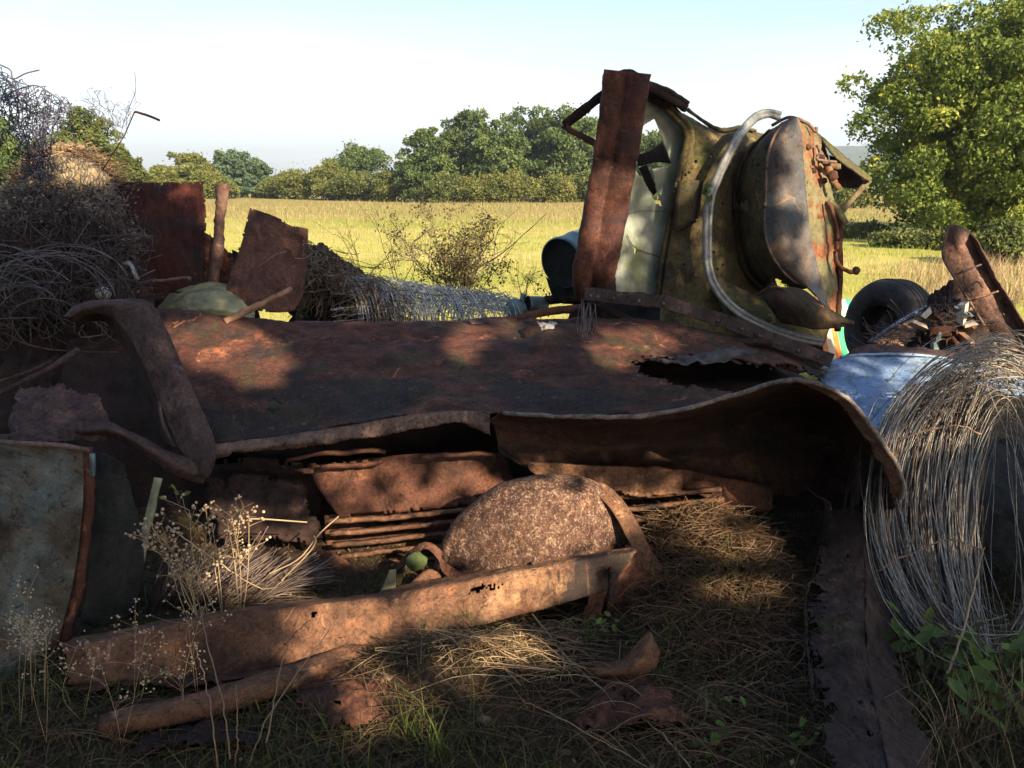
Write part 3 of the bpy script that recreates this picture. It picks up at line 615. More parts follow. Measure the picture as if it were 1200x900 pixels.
# ---------------------------------------------------------------- beams in front
def fold(u, v): return -.008*math.exp(-((v-.42-.02*math.sin(u*6))/.014)**2)+.005*math.exp(-((v-.56)/.02)**2)
bm1 = thing('crumpled_beam', 'long crumpled rusty box beam lying in the foreground under the dome', 'metal beam', base_of(420, 770, 2.75))
sheet('beam_shell', [
 [(70,752,2.66),(260,716,2.80),(455,694,2.94)],
 [(74,760,2.44),(262,722,2.56),(455,700,2.70)],
 [(76,800,2.37),(262,790,2.46),(456,764,2.60)],
 [(80,800,2.44),(262,790,2.52),(456,764,2.66)]], M['rust_beam'], bm1, 170, 60, .005, .004, 10, dents=.012, erode=.02, sides='uV', seed=51, crease=True, holes=.08, disp=fold)
sheet('beam_shell', [
 [(447,692,3.0),(530,674,3.03),(640,655,3.02),(742,640,3.0)],
 [(449,699,2.76),(530,684,2.80),(640,664,2.83),(746,646,2.86)],
 [(452,756,2.60),(530,740,2.66),(640,712,2.75),(712,692,2.80)],
 [(456,754,2.66),(530,738,2.72),(640,710,2.81),(708,690,2.86)]], M['rust_beam'], bm1, 150, 60, .005, .005, 10, dents=.012, erode=.035, sides='V', seed=52, crease=True, disp=fold, cut=[[(548,691),(588,684),(588,686),(552,693)], [(700,668),(716,664),(720,690),(704,700)]])
sheet('bottom_flange', [[(80,798,2.40),(262,788,2.47),(456,762,2.61)], [(84,812,2.33),(262,800,2.40),(450,774,2.54)]], M['rust_side'], bm1, 150, 9, .004, .006, 9, erode=.03, sides='uUV', seed=58)
sheet('torn_flap', [[(690,672,2.84),(715,660,2.86),(748,650,2.88)], [(686,700,2.83),(700,712,2.84),(712,700,2.86)], [(676,752,2.80),(690,760,2.82),(700,748,2.84)]], M['rust_side'], bm1, 24, 26, .005, .012, 9, erode=.012, seed=53)
sweep('strut', [(716,650,2.88),(716,680,2.86),(715,715,2.84)], rectp(.022,.012), M['rust_beam'], bm1, 12, amp=.002, up=(0,1,0))
o = sweep('bent_pipe', [(118,850,2.16),(225,828,2.24),(330,798,2.38),(420,764,2.58)], [(-.046,-.026),(-.036,-.034),(.034,-.034),(.044,-.022),(.046,.014),(.034,.03),(-.03,.03),(-.046,.02)], M['rust_beam'], None, 110, amp=.0035, scale=[.75,.95,1,.9])
tag(o, 'thick dented rusty pipe lying under the left end of the foreground beam', 'metal pipe')
# scrap lump lower right
lump = thing('crushed_scrap', 'crushed dark rusty sheet with a curled brim in the grass below the dome', 'scrap metal', base_of(740, 830, 2.5))
sheet('sheet', [[(680,800,2.46),(720,790,2.46),(770,798,2.44),(805,825,2.36)], [(672,828,2.32),(720,815,2.28),(775,826,2.26),(812,845,2.26)], [(668,850,2.2),(720,848,2.16),(780,852,2.14),(815,862,2.18)]], M['rust_side'], lump, 60, 50, .006, .035, 6, erode=.03, seed=55, holes=.3)
sheet('curled_brim', [[(695,778,2.5),(730,770,2.46),(752,746,2.46),(762,740,2.48)], [(696,790,2.42),(735,784,2.38),(758,760,2.4),(768,750,2.44)], [(698,800,2.46),(738,798,2.42),(764,784,2.44),(772,764,2.48)]], M['rust_beam'], lump, 34, 14, .006, .01, 8, seed=56)

# ---------------------------------------------------------------- channel beam at the right, coming towards the viewer
ch = thing('channel_beam', 'wide flat rusty channel beam running from the fender down to the bottom edge of the picture', 'metal beam', base_of(1010, 850, 2.3))
sheet('web', [[(978,590,3.2),(958,660,2.92),(946,705,2.72),(950,780,2.38),(960,850,2.06),(968,960,1.68)],
 [(994,592,3.18),(990,660,2.88),(985,705,2.68),(990,780,2.34),(1000,850,2.03),(1012,960,1.65)],
 [(1004,592,3.16),(1012,660,2.87),(1013,705,2.67),(1016,780,2.33),(1030,850,2.02),(1048,960,1.64)]], M['rust_channel'], ch, 150, 44, .006, .012, 6, erode=.034, holes=.2, sides='uv', seed=61)
sheet('flange', [[(1004,592,3.16),(1012,660,2.87),(1013,705,2.67),(1016,780,2.33),(1030,850,2.02),(1048,960,1.64)],
 [(1014,610,3.24),(1030,670,2.95),(1042,715,2.76),(1058,780,2.42),(1082,850,2.11),(1118,960,1.73)]], M['rust_channel'], ch, 130, 20, .006, .010, 6, erode=.03, sides='V', seed=62)
sheet('edge_fold', [[(978,590,3.2),(958,660,2.91),(946,705,2.71),(950,780,2.37),(956,820,2.19)], [(974,596,3.17),(953,668,2.88),(942,712,2.68),(946,784,2.35),(952,826,2.15)]], M['rust_channel'], ch, 90, 8, .006, .012, 9, erode=.014, seed=63)
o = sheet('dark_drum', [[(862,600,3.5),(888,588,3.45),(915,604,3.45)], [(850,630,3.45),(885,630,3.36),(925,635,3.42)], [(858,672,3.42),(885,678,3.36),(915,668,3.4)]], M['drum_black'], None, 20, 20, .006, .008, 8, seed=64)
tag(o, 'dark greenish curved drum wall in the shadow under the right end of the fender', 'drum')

# ---------------------------------------------------------------- left foreground door panels
dp = thing('weathered_car_sheet', 'pale blue grey weathered car door panel standing at the left edge', 'car door', base_of(30, 800, 2.6))
sheet('door_skin', [[(-60,512,2.8),(0,516,2.76),(60,520,2.74),(98,528,2.74)], [(-60,600,2.68),(0,600,2.66),(50,602,2.66),(96,606,2.68)], [(-60,720,2.55),(0,715,2.55),(40,705,2.6),(84,690,2.64)], [(-60,830,2.42),(0,808,2.46),(30,780,2.52),(66,752,2.6)]], M['door_paint'], dp, 70, 60, .012, .010, 3, dents=.03, seed=71)
sweep('door_edge', [(102,524,2.76),(104,570,2.73),(100,625,2.70),(92,690,2.66),(76,752,2.62)], rectp(.03,.034), M['rust'], dp, 40, amp=.004, up=(0,1,0))
sweep('top_fold', [(-60,514,2.78),(0,518,2.74),(60,521,2.72),(104,528,2.73)], circ(.008, 8), M['rust_lip'], dp, 40, amp=.003)
sweep('door_latch', [(108,532,2.72),(109,548,2.72),(108,558,2.72)], rectp(.014,.012), M['tin'], dp, 8, amp=.001, up=(0,1,0))
o = sheet('scrap_sheet', [[(106,528,2.95),(125,532,2.95),(146,545,2.96)], [(106,620,2.85),(130,625,2.86),(168,640,2.92)], [(96,730,2.7),(120,735,2.75),(160,720,2.85)]], M['drum_black'], None, 26, 40, .006, .008, 6, seed=72)
tag(o, 'dark narrow sheet wedged directly right of the pale door panel', 'scrap metal')
for k, (a, lb) in enumerate([([(186,560,3.2),(172,620,3.1),(158,690,2.95),(150,730,2.9)], 'dark olive wooden stick leaning under the window frame'), ([(196,640,3.0),(184,690,2.9),(172,730,2.84)], 'short grey flat stick leaning left of the straw bundle'), ([(120,560,3.1),(140,600,3.05),(160,660,2.95),(165,700,2.9)], 'thin dark bar leaning right of the narrow dark sheet')]):
    tag(sweep('wooden_stick', a, rectp(.032 if k < 2 else .016, .01), M['drab'] if k == 0 else M['wood_dark'] if 'wood_dark' in M else M['rust_dark'], None, 16, amp=.003, up=(0,1,0)), lb, 'slat')

# ---------------------------------------------------------------- truck cab
cab = thing('truck_cab', 'tipped over rusty green truck cab with broken window rising above the pile', 'truck cab', base_of(830, 400, 5.2))
# massive dark red pillar
pl = sweep('door_pillar', [(736,84,4.72),(731,120,4.74),(722,180,4.78),(711,240,4.82),(701,298,4.84),(696,320,4.86),(698,344,4.96)],
 [(-.118,.05),(-.128,-.01),(-.118,-.034),(-.088,-.040),(-.045,-.040),(-.020,-.022),(-.008,-.022),(.012,-.042),(.08,-.046),(.112,-.038),(.122,-.012),(.108,.05),(.0,.06)],
 M['rust_pillar'], cab, 90, up=(0,1,0), amp=.005, seed=81)
sweep('pillar_cap', [(716,96,4.76),(726,89,4.76),(740,88,4.76),(758,97,4.76)], rectp(.04,.05), M['rust_dark'], cab, 16, amp=.006)
# triangular quarter window frame at left
for a, w_, nm in (([(712,108,4.84),(690,124,4.88),(662,147,4.92)], .05, 'window_bar'), ([(661,147,4.92),(668,152,4.9),(702,170,4.86)], .034, 'window_bar'), ([(713,108,4.86),(706,160,4.9),(699,200,4.92),(688,262,4.94)], .055, 'window_bar'), ([(757,100,4.86),(785,116,4.9),(804,127,4.94)], .036, 'roof_edge'), ([(757,110,4.92),(785,128,4.95),(803,142,4.98)], .03, 'roof_edge')):
    sweep(nm, a, [(-w_/2,-w_/2),(0,-w_*.35),(w_/2,-w_/2),(w_/2,w_/2),(-w_/2,w_/2)], M['rust_pillar'] if w_ == .034 else M['rust_dark'], cab, 20, amp=.005, up=(0,1,0), linear=True)
sweep('roof_edge', [(758,97,4.9),(782,106,4.93),(806,122,4.97)], rectp(.03,.022), M['rust_dark'], cab, 20, amp=.004, up=(0,1,0), linear=True)
sweep('drip_rail', [(806,128,5.02),(830,146,5.06),(850,152,5.12),(868,149,5.2),(885,154,5.25)], circ(.012,7), M['cab_side'], cab, 30, amp=.004)

# dusty windscreen with holes
sheet('window_glass', [[(752,112,5.0),(780,124,5.02),(806,150,5.04)], [(738,180,5.0),(775,190,5.02),(800,205,5.04)], [(722,260,4.98),(760,262,5.0),(786,264,5.02)], [(706,345,4.96),(745,352,4.98),(778,356,5.0)]],
 M['glass'], cab, 80, 150, .006, .004, 2, seed=82, cut=[([(744,160),(750,150),(758,144),(767,139),(772,152),(779,170),(787,193),(764,198),(770,225),(776,242),(768,238),(757,217),(745,200),(742,190)],), ([(742,289),(746,290),(744,300)],)])
sweep('glass_crack', [(735,275,4.97),(743,290,4.97),(760,297,4.98),(781,303,4.99)], circ(.0022, 5), M['rust_dark'], cab, 16, amp=.002)
sweep('glass_crack', [(733,251,4.97),(755,247,4.98),(780,248,4.99)], circ(.0014, 5), M['rust_dark'], cab, 12, amp=.001)
sheet('sun_visor', [[(745,183,5.35),(765,175,5.35),(776,166,5.35)], [(748,195,5.33),(770,190,5.33),(788,192,5.33)]], M['rust_dark'], cab, 16, 10, .01, .004, 5, seed=83)
sweep('visor_bracket', [(753,195,5.34),(762,215,5.34),(769,226,5.34)], rectp(.05,.02), M['rust_dark'], cab, 10, up=(0,1,0))
# window surround
sweep('window_surround', [(756,108,4.95),(776,120,4.95),(796,138,4.95),(806,150,4.95),(808,165,4.95),(804,185,4.95),(795,225,4.94),(786,270,4.93),(779,310,4.92),(774,356,4.9)],
 [(-.03,.03),(-.034,-.01),(-.012,-.02),(-.004,-.008),(.006,-.02),(.028,-.014),(.034,.03)], M['cab_side'], cab, 90, up=(0,1,0), amp=.003, seed=84)
# side body
sheet('side_wall', [
 [(800,132,5.1),(825,146,5.15),(850,153,5.2),(868,149,5.25),(890,155,5.3),(905,160,5.3)],
 [(806,150,4.98),(828,160,5.0),(850,168,5.05),(868,170,5.12),(890,175,5.2),(905,180,5.24)],
 [(798,215,4.93),(822,220,4.92),(845,225,4.96),(866,228,5.04),(888,230,5.16),(903,232,5.2)],
 [(785,280,4.9),(812,290,4.86),(840,300,4.88),(862,305,4.96),(886,305,5.1),(903,300,5.15)],
 [(775,350,4.86),(805,352,4.80),(838,352,4.82),(862,355,4.92),(890,360,5.02),(920,362,5.1)],
 [(772,392,4.8),(805,390,4.74),(845,392,4.76),(880,398,4.86),(920,402,5.0),(950,402,5.05)]],
 M['cab_side'], cab, 130, 120, .004, .008, 6, seed=85, dents=.03)
sheet('pressed_panel', [[(797,213,4.875),(810,211,4.86),(822,212,4.86)], [(793,242,4.865),(808,240,4.85),(820,240,4.855)], [(791,268,4.86),(803,264,4.845),(816,257,4.845)]], M['cab_side'], cab, 20, 20, .004, .002, 6, seed=97)
for k in range(26):
    q = P(rng.uniform(790, 850), rng.uniform(165, 380), 4.80); ok_ = uvball('bolt_head', q, .009, M['rust_dark'], cab, (1, .8, 1), .3, 8) if k < 10 else None
for k, a in enumerate([[(796,212,4.88),(793,240,4.87),(790,270,4.86)], [(790,271,4.85),(803,266,4.84),(815,258,4.84)], [(822,212,4.86),(819,238,4.85),(816,256,4.84)]]):
    sweep('panel_groove', a, rectp(.018,.018), M['rust_dark'], cab, 14, up=(0,1,0), seed=k)
# the box shaped nose: side band bending round, and its face
N0 = [(905,150),(882,172),(868,200),(862,240),(862,275),(870,305),(890,330),(920,345)]
N1 = [(928,138),(908,158),(899,190),(897,235),(896,272),(906,302),(926,326),(950,337)]
sheet('nose_side', [[(x-3, y+4, 5.12) for x, y in N0], [((a+c)/2, (d+e)/2, 4.84) for (a, d), (c, e) in zip(N0, N1)], [(x, y, 4.70) for x, y in N1]], M['cab_side'], cab, 120, 50, .004, .005, 7, seed=86, holes=.16, cut=[[(876,200),(884,190),(890,192),(888,206),(879,212)], [(868,240),(873,234),(879,240),(876,248),(869,248)], [(900,322),(925,338),(945,350),(900,350)]])
face_r = [(935,139),(958,157),(968,180),(974,215),(980,250),(982,290),(984,330),(984,388)]
def lerp3(t, Y): return [((1-t)*a+t*c, (1-t)*d+t*e, Y) for (a, d), (c, e) in zip(N1, face_r)]
mo = lambda t, Y: [(x, y, yy) for (x, y), yy in zip([p[:2] for p in lerp3(t, 0)], Y)]
sheet('nose_face', [mo(0, [4.69]*8), mo(.25, [4.66]*8), mo(.62, [4.72]*8)], M['cab_hood'], cab, 90, 40, .006, .006, 4, seed=87)
sheet('nose_corner', [mo(.60, [4.725]*8), mo(.75, [4.80]*8), mo(.9, [4.9]*8), mo(1, [4.96]*8)], M['cab_front'], cab, 100, 40, .006, .010, 8, seed=88, holes=.2)
sweep('nose_bead', [(x, y, 4.685) for x, y in N1], circ(.007, 6), M['rust_lip'], cab, 70, amp=.002)
sweep('nose_bead', [(x-2, y+3, 4.98) for x, y in N0], circ(.012, 6), M['rust_dark'], cab, 60, amp=.003)
sweep('drip_rail', [(905,147,4.9),(925,137,4.8),(945,144,4.8),(955,154,4.8),(957,149,4.8)], circ(.009, 6), M['rust_lip'], cab, 24, amp=.002)
# round holes, bolts, hinge bits on the corner
for k, (x, y) in enumerate([(948,172),(962,186),(976,206),(953,200),(945,236),(955,262),(966,212),(940,285)]):
    c = P(x, y, 4.76+.01*k); uvball('bolt_head', c, .018+.006*(k % 3), M['rust_dark' if k % 2 else 'rust_side'], cab, (1, .5, 1), .3, 10)
sweep('hinge_rod', [(958,170,4.8),(961,180,4.78),(957,186,4.76),(964,188,4.76),(980,190,4.8)], circ(.008, 6), M['rust_lip'], cab, 24, amp=.001)
sweep('edge_bar', [(983,240,4.93),(984,300,4.92),(983,350,4.92),(981,388,4.92)], rectp(.03,.03), M['rust'], cab, 24, amp=.004, up=(0,1,0))
# visor at the right with brace
sheet('side_visor', [[(958,158,5.0),(975,172,5.0),(1000,192,5.0),(1021,210,5.0)], [(968,172,4.9),(980,186,4.9),(1000,200,4.9),(1019,213,4.92)]], M['cab_side'], cab, 30, 8, .012, .005, 6, seed=89)
sheet('visor_back', [[(972,182,4.98),(990,192,5.02),(1014,212,5.04)], [(976,212,4.98),(990,220,5.02),(1004,220,5.04)]], M['rust_dark'], cab, 20, 10, .01, .004, 6, seed=90)
sweep('visor_brace', [(1019,211,4.95),(1004,228,4.95),(985,250,4.95)], rectp(.03,.02), M['cab_front'], cab, 14, amp=.004, up=(0,1,0))
for a in ([(960,180,4.84),(972,200,4.82),(982,222,4.84)], [(966,196,4.86),(985,194,4.86)], [(970,236,4.86),(984,250,4.86),(990,262,4.88)]):
    sweep('torn_bracket', a, rectp(.035,.02), M['cab_front'], cab, 14, amp=.008, up=(0,1,0))
# mirror arm
sweep('mirror_arm', [(969,236,4.82),(976,250,4.8),(981,275,4.8),(979,300,4.8),(984,312,4.8),(996,318,4.8),(1003,318,4.8)], circ(.013, 7), M['rust'], cab, 40, amp=.003)
uvball('arm_knuckle', P(1003, 317, 4.8), .024, M['rust'], cab, amp=.3, n=10)
# trim strip
sweep('trim_strip', [(914,136,5.0),(900,133,4.96),(884,139,4.9),(868,158,4.82),(852,185,4.78),(838,215,4.76),(831,240,4.74),(829,280,4.72),(831,315,4.7),(842,342,4.68),(866,366,4.66),(900,384,4.64),(935,396,4.62),(965,402,4.62)],
 [(-.026,.008),(-.024,-.008),(-.008,-.012),(0,-.004),(.008,-.012),(.024,-.008),(.026,.008)], M['trim'], cab, 140, up=(0,1,0), amp=.0015)
# belly below
sheet('belly', [[(840,322,4.82),(870,340,4.84),(905,350,4.86),(950,352,4.9),(984,378,4.9)], [(842,350,4.72),(880,368,4.72),(920,376,4.74),(950,380,4.78),(972,384,4.84)], [(850,368,4.7),(890,388,4.66),(925,398,4.66),(952,402,4.7),(966,404,4.8)]], M['cab_side'], cab, 60, 26, .008, .012, 6, seed=91)
sheet('hanging_flap', [[(893,340,4.66),(912,338,4.6),(940,340,4.6),(970,362,4.58),(1001,378,4.56)], [(897,352,4.56),(920,350,4.5),(950,362,4.5),(975,372,4.52),(1000,380,4.54)], [(915,378,4.56),(935,382,4.52),(955,386,4.52),(980,384,4.53),(1000,381,4.55)]], M['cab_flap'], cab, 50, 26, .008, .008, 6, seed=92)
sweep('flap_edge', [(886,346,4.64),(900,338,4.58),(914,337,4.56),(940,349,4.55),(965,360,4.54)], circ(.007, 6), M['rust_beam'], cab, 30, amp=.003)
sheet('underside', [[(775,370,4.95),(850,372,4.95),(920,380,5.1),(962,390,5.2)], [(700,430,5.2),(820,440,5.2),(920,440,5.3),(966,430,5.4)]], M['rust_dark'], cab, 30, 12, .01, .02, 4, seed=93)
sheet('underside', [[(675,345,5.3),(720,345,5.25),(780,350,5.2)], [(660,390,5.1),(720,395,5.0),(790,400,4.9)]], M['rust_dark'], cab, 30, 14, .01, .02, 4, seed=94)
# vine leaf on the trim
o = thing('vine_sprig', 'small green vine sprig growing over the grey trim strip of the cab', 'plant', tuple(P(828, 250, 4.66)))
sweep('stem', [(832,252,4.68),(829,235,4.66),(826,218,4.66)], circ(.003, 5), M['grass'] if 0 else M['bark'], o, 8, amp=0)
cc = np.array([list(P(828+rng.normal()*3.2, 226+rng.normal()*7, 4.63)) for _ in range(16)]); V, Fc = leaves(cc, .026, .5, np.array([[.3, -1, .3]])); mk('foliage', V, Fc, M['grass'], o, False, var=np.repeat(rng.uniform(.4, 1, 16), 4))
# torn scraps half buried in front of and under the beam
for k, (r_, mt, lb) in enumerate([
 ([[(352,778,2.52),(400,770,2.56),(452,772,2.58)], [(346,812,2.34),(402,802,2.34),(462,806,2.36)], [(356,850,2.2),(405,856,2.16),(470,846,2.2)]], 'rust_side', 'crumpled rusty sheet half buried below the middle of the beam'),
 ([[(470,768,2.62),(505,760,2.66),(545,766,2.62)], [(468,800,2.4),(508,792,2.42),(552,800,2.4)], [(480,828,2.28),(512,834,2.24),(545,826,2.28)]], 'rust_side', 'small torn rusty scrap right of the half buried sheet'),
 ([[(600,742,2.78),(640,730,2.8),(676,738,2.78)], [(606,762,2.6),(640,756,2.6),(680,765,2.6)]], 'rust_beam', 'rusty strip in the grass under the right end of the beam'),
 ([[(150,866,2.16),(230,850,2.2),(320,850,2.24)], [(156,884,2.05),(232,872,2.06),(316,870,2.1)]], 'rust_dark', 'dark flat strip on the ground in front of the bent pipe'),
 ([[(826,716,2.86),(862,706,2.88),(900,716,2.86)], [(822,742,2.72),(864,734,2.72),(908,742,2.72)]], 'rust_side', 'brown scrap lying on the dark hay mound'),
 ([[(240,560,3.5),(300,556,3.5),(360,566,3.5)], [(246,600,3.4),(300,592,3.38),(372,600,3.4)], [(250,640,3.3),(306,636,3.28),(380,640,3.3)]], 'rust_dark', 'dark torn sheet hanging behind the straw bundle')]):
    tag(sheet('torn_scrap', r_, M[mt], None, 50, 36, .005, .022, 8, erode=.035, holes=.25, dents=.04, seed=200+k), lb, 'scrap metal')
# ---------------------------------------------------------------- bars and pipes in front of the cab
rng = np.random.default_rng(5); random.seed(5)
ab = thing('angle_bar', 'long rusty perforated angle iron slanting across below the cab', 'metal bar', tuple(P(690, 360, 4.4)))
sweep('bar', [(684,352,4.5),(705,354,4.48),(780,362,4.4),(860,388,4.3),(915,410,4.22),(972,430,4.15)], angle_prof(.05, .07, .007), M['rust_channel'], ab, 110, up=(0,.15,1), amp=.004, linear=True)
for k, t in enumerate(np.linspace(.08, .95, 12)):
    q = lin(W([(684,352,4.5),(705,354,4.48),(780,362,4.4),(860,388,4.3),(915,410,4.22),(972,430,4.15)]), 200)[int(t*199)]
    uvball('rivet', q+np.array([0, -.006, .028]), .009, M['rust_lip'], ab, (1, .6, 1), .2, 8)
for a, r_, mt, lb in (([(690,352,4.55),(730,372,4.45),(770,396,4.35),(790,404,4.3),(850,402,4.25),(905,400,4.2)], .022, 'rust_dark', 'dark bent tube running below the angle iron'),
                  ([(700,352,4.6),(735,380,4.5),(772,404,4.4)], .012, 'rust', 'thin rusty rod behind the dark bent tube'),
                  ([(556,378,4.45),(600,374,4.42),(640,366,4.4),(682,361,4.38)], .022, 'rust_side', 'short rusty tube lying on the back edge of the car roof'),
                  ([(640,352,5.3),(665,350,5.2),(700,352,5.1)], .03, 'rust_dark', 'dark tube end behind the foot of the cab pillar')):
    tag(sweep('bent_tube', a, circ(r_, 9), M[mt], None, 50, amp=.003), lb, 'metal tube')
o = sheet('torn_sheet', [[(548,374,4.4),(580,371,4.42),(625,372,4.4)], [(552,380,4.35),(585,380,4.35),(632,376,4.35)]], M['rust_purple'], None, 30, 8, .004, .01, 8, erode=.006, seed=3); tag(o, 'thin grey brown sheet sliver lying flat on the roof edge', 'scrap metal')
o = sheet('grey_rag', [[(628,378,4.28),(640,376,4.28),(653,377,4.28)], [(634,390,4.2),(644,388,4.18),(652,392,4.2)], [(638,400,4.14),(648,402,4.12),(655,400,4.14)], [(640,410,4.1),(648,413,4.08),(654,411,4.1)]], M['rag'], None, 24, 30, .003, .02, 14, erode=.006, seed=5); tag(o, 'crumpled grey rag hanging over the roof edge', 'rag')
o = sheet('roof_scrap', [[(606,392,4.24),(620,382,4.22),(634,380,4.22)], [(606,402,4.16),(622,410,4.1),(636,402,4.12)]], M['rust_dark'], None, 18, 10, .004, .015, 9, erode=.006, seed=6); tag(o, 'blackened curled scrap beside the grey rag', 'scrap metal')
A = []
for k in range(26):
    x = 688+rng.normal()*5; A.append(cr([P(x, 350+rng.uniform(0, 20), 4.36), P(x+rng.normal()*4, 385, 4.2), P(x-6+rng.normal()*8, 405+rng.uniform(-6, 12), 4.12)], 8))
V, Fc = strands(np.array(A), .0022); o = mk('dangling_roots', V, Fc, M['twig'], None, var=rng.uniform(.3, 1, len(V))); tag(o, 'bundle of dry fibres dangling below the foot of the cab pillar', 'roots')

# black fuel drum behind the pillar
dr = thing('fuel_drum', 'dark round drum left of the cab pillar, its wall tinted for bluish light on top', 'drum', tuple(P(665, 350, 5.4)))
ax0 = np.array(P(658, 308, 5.15)); axd = np.array([.62, .72, .18]); axd /= np.linalg.norm(axd); Rr = .155
def lathe(name, c, d, prof, mat, parent, n=36, closed=False):
    d = np.array(d, float); d /= np.linalg.norm(d); a = np.cross(d, [0, 0, 1.]); a /= np.linalg.norm(a); bb = np.cross(a, d); V = []; fc = []
    for r, h in prof:
        for i in range(n):
            an = 2*math.pi*i/n; V.append(np.array(c)+d*h+(a*math.cos(an)+bb*math.sin(an))*r)
    m = len(prof)
    for j in range(m if closed else m-1):
        for i in range(n): fc.append([j*n+i, j*n+(i+1) % n, ((j+1) % m)*n+(i+1) % n, ((j+1) % m)*n+i])
    return mk(name, V, fc, mat, parent)
lathe('drum_face', ax0, axd, [(.001, .012), (Rr*.5, .010), (Rr*.92, .012), (Rr*.97, 0)], M['drum_black'], dr)
lathe('drum_wall', ax0, axd, [(Rr*.97, -.002), (Rr*1.02, .0), (Rr*1.03, .015), (Rr*1.0, .02), (Rr*.99, .16), (Rr*1.02, .17), (Rr*.99, .18), (Rr*.98, .4), (.01, .41)], M['teal'], dr)  # pale teal wall colours in the bluish light on top of the drum
sheet('drum_bracket', [[(640,325,5.2),(658,335,5.18),(682,335,5.2)], [(648,350,5.2),(660,356,5.18),(684,356,5.2)]], M['drum_black'], dr, 14, 8, .01, .004, 6)
o = thing('small_can', 'small dented grey blue can lying left of the drum foot', 'can', tuple(P(632, 360, 5.3)))
lathe('can_wall', P(618, 356, 5.25), (1, .5, -.1), [(.05, 0), (.053, .005), (.05, .01), (.05, .13), (.02, .14)], M['tin'], o, 20); lathe('can_rim', P(618, 356, 5.25), (1, .5, -.1), [(.048, .0), (.04, .008), (.002, .01)], M['drum_black'], o, 20)
o = thing('blue_jug', 'low blue grey plastic jug half hidden behind the roof', 'jug', tuple(P(604, 365, 5.3)))
uvball('jug_body', P(604, 362, 5.3), .075, M['teal'], o, (1, .8, .9), .15); sweep('jug_neck', [(612,352,5.28),(614,344,5.28)], circ(.018, 8), M['teal'], o, 6, amp=0)

# ---------------------------------------------------------------- right side junk
bh = thing('blue_hood', 'light blue dented sheet metal hood under the wire coil', 'car hood', tuple(P(1080, 560, 3.8)))
sheet('hood_skin', [[(958,436,4.25),(985,420,4.3),(1060,418,4.3),(1130,426,4.3),(1230,450,4.3)], [(962,448,4.1),(1010,440,4.1),(1070,440,4.1),(1130,446,4.1),(1230,470,4.1)], [(1000,475,3.9),(1040,478,3.85),(1080,480,3.85),(1140,485,3.85),(1230,510,3.85)], [(1035,520,3.7),(1060,530,3.68),(1090,530,3.68),(1140,535,3.68),(1230,560,3.68)], [(1040,545,3.85),(1070,550,3.85),(1100,550,3.85),(1140,555,3.85),(1230,580,3.85)]], M['blue'], bh, 70, 60, .008, .010, 4, seed=101, dents=.03, cut=[[(1118,452),(1260,470),(1260,620),(1030,620),(1055,528)]])
sheet('hood_lip', [[(985,420,4.31),(1008,406,4.36),(1040,405,4.38),(1120,414,4.38),(1215,436,4.36)], [(990,421,4.28),(1010,414,4.3),(1050,413,4.3),(1125,421,4.3),(1218,444,4.3)]], M['rust_purple'], bh, 60, 8, .008, .006, 6, seed=102)
sweep('hood_edge', [(985,419,4.29),(1010,416,4.29),(1060,415,4.29),(1125,423,4.29),(1218,446,4.29)], circ(.008, 6), M['blue'], bh, 50, amp=.003)
ty = thing('old_tyre', 'worn black tyre standing upright right of the cab', 'tyre', tuple(P(1040, 420, 5.9)))
tc_ = P(1043, 384, 5.75); tdir = (.80, -.60, -.06) ; tdir = (-.92, -.38, .06)
tp = [(.17, .10), (.21, .12), (.27, .13), (.312, .115), (.33, .085), (.335, .0), (.33, -.085), (.312, -.115), (.27, -.13), (.21, -.12), (.17, -.10)]
lathe('tyre_carcass', tc_, tdir, [(r, h) for r, h in tp]+[(.16, .0)], M['rubber'], ty, 56, closed=True)
for k, hh in enumerate((-.05, -.017, .017, .05)): lathe('tread_groove', tc_, tdir, [(.333, hh-.012), (.339, hh-.010), (.339, hh+.010), (.333, hh+.012)], M['rubber'], ty, 56)
lathe('rim', tc_, tdir, [(.172, .09), (.162, .10), (.15, .07), (.135, .03), (.09, .02), (.07, .05), (.03, .055), (.001, .055)], M['rust_dark'], ty, 36)
o = sheet('coil_backdrop', [[(1010,500,3.95),(1060,510,3.95),(1240,520,3.95)], [(1010,600,3.4),(1080,605,3.4),(1240,610,3.4)], [(1010,690,3.1),(1090,695,3.1),(1240,700,3.1)], [(1020,770,2.78),(1090,775,2.78),(1240,780,2.78)]], M['drum_black'], None, 40, 40, .01, .03, 4, seed=141); tag(o, 'dark backdrop sheet added for the dark inside of the wire coil', 'metal sheet')  # dark backdrop added to make the inside of the coil dark
# leaning post
ps = thing('leaning_post', 'broad rusty pressed steel post leaning against the scrap at the right edge', 'metal post', tuple(P(1200, 420, 4.7)))
sheet('post_face', [[(1112,264,4.72),(1108,275,4.72),(1104,300,4.7),(1118,325,4.68),(1140,360,4.66),(1166,400,4.62),(1190,440,4.6)], [(1124,264,4.68),(1126,290,4.66),(1145,325,4.64),(1162,360,4.62),(1186,400,4.58),(1210,440,4.56)], [(1136,272,4.7),(1146,296,4.68),(1162,325,4.66),(1178,355,4.64),(1200,392,4.6),(1226,436,4.58)]], M['rust_post'], ps, 80, 30, .01, .008, 6, seed=111, holes=.03)
sheet('post_flange', [[(1136,272,4.7),(1146,296,4.68),(1162,325,4.66),(1178,355,4.64),(1200,392,4.6),(1226,436,4.58)], [(1144,280,4.62),(1156,303,4.6),(1171,330,4.58),(1187,357,4.56),(1208,390,4.52),(1234,432,4.5)]], M['rust_post'], ps, 60, 8, .008, .006, 6, seed=112)
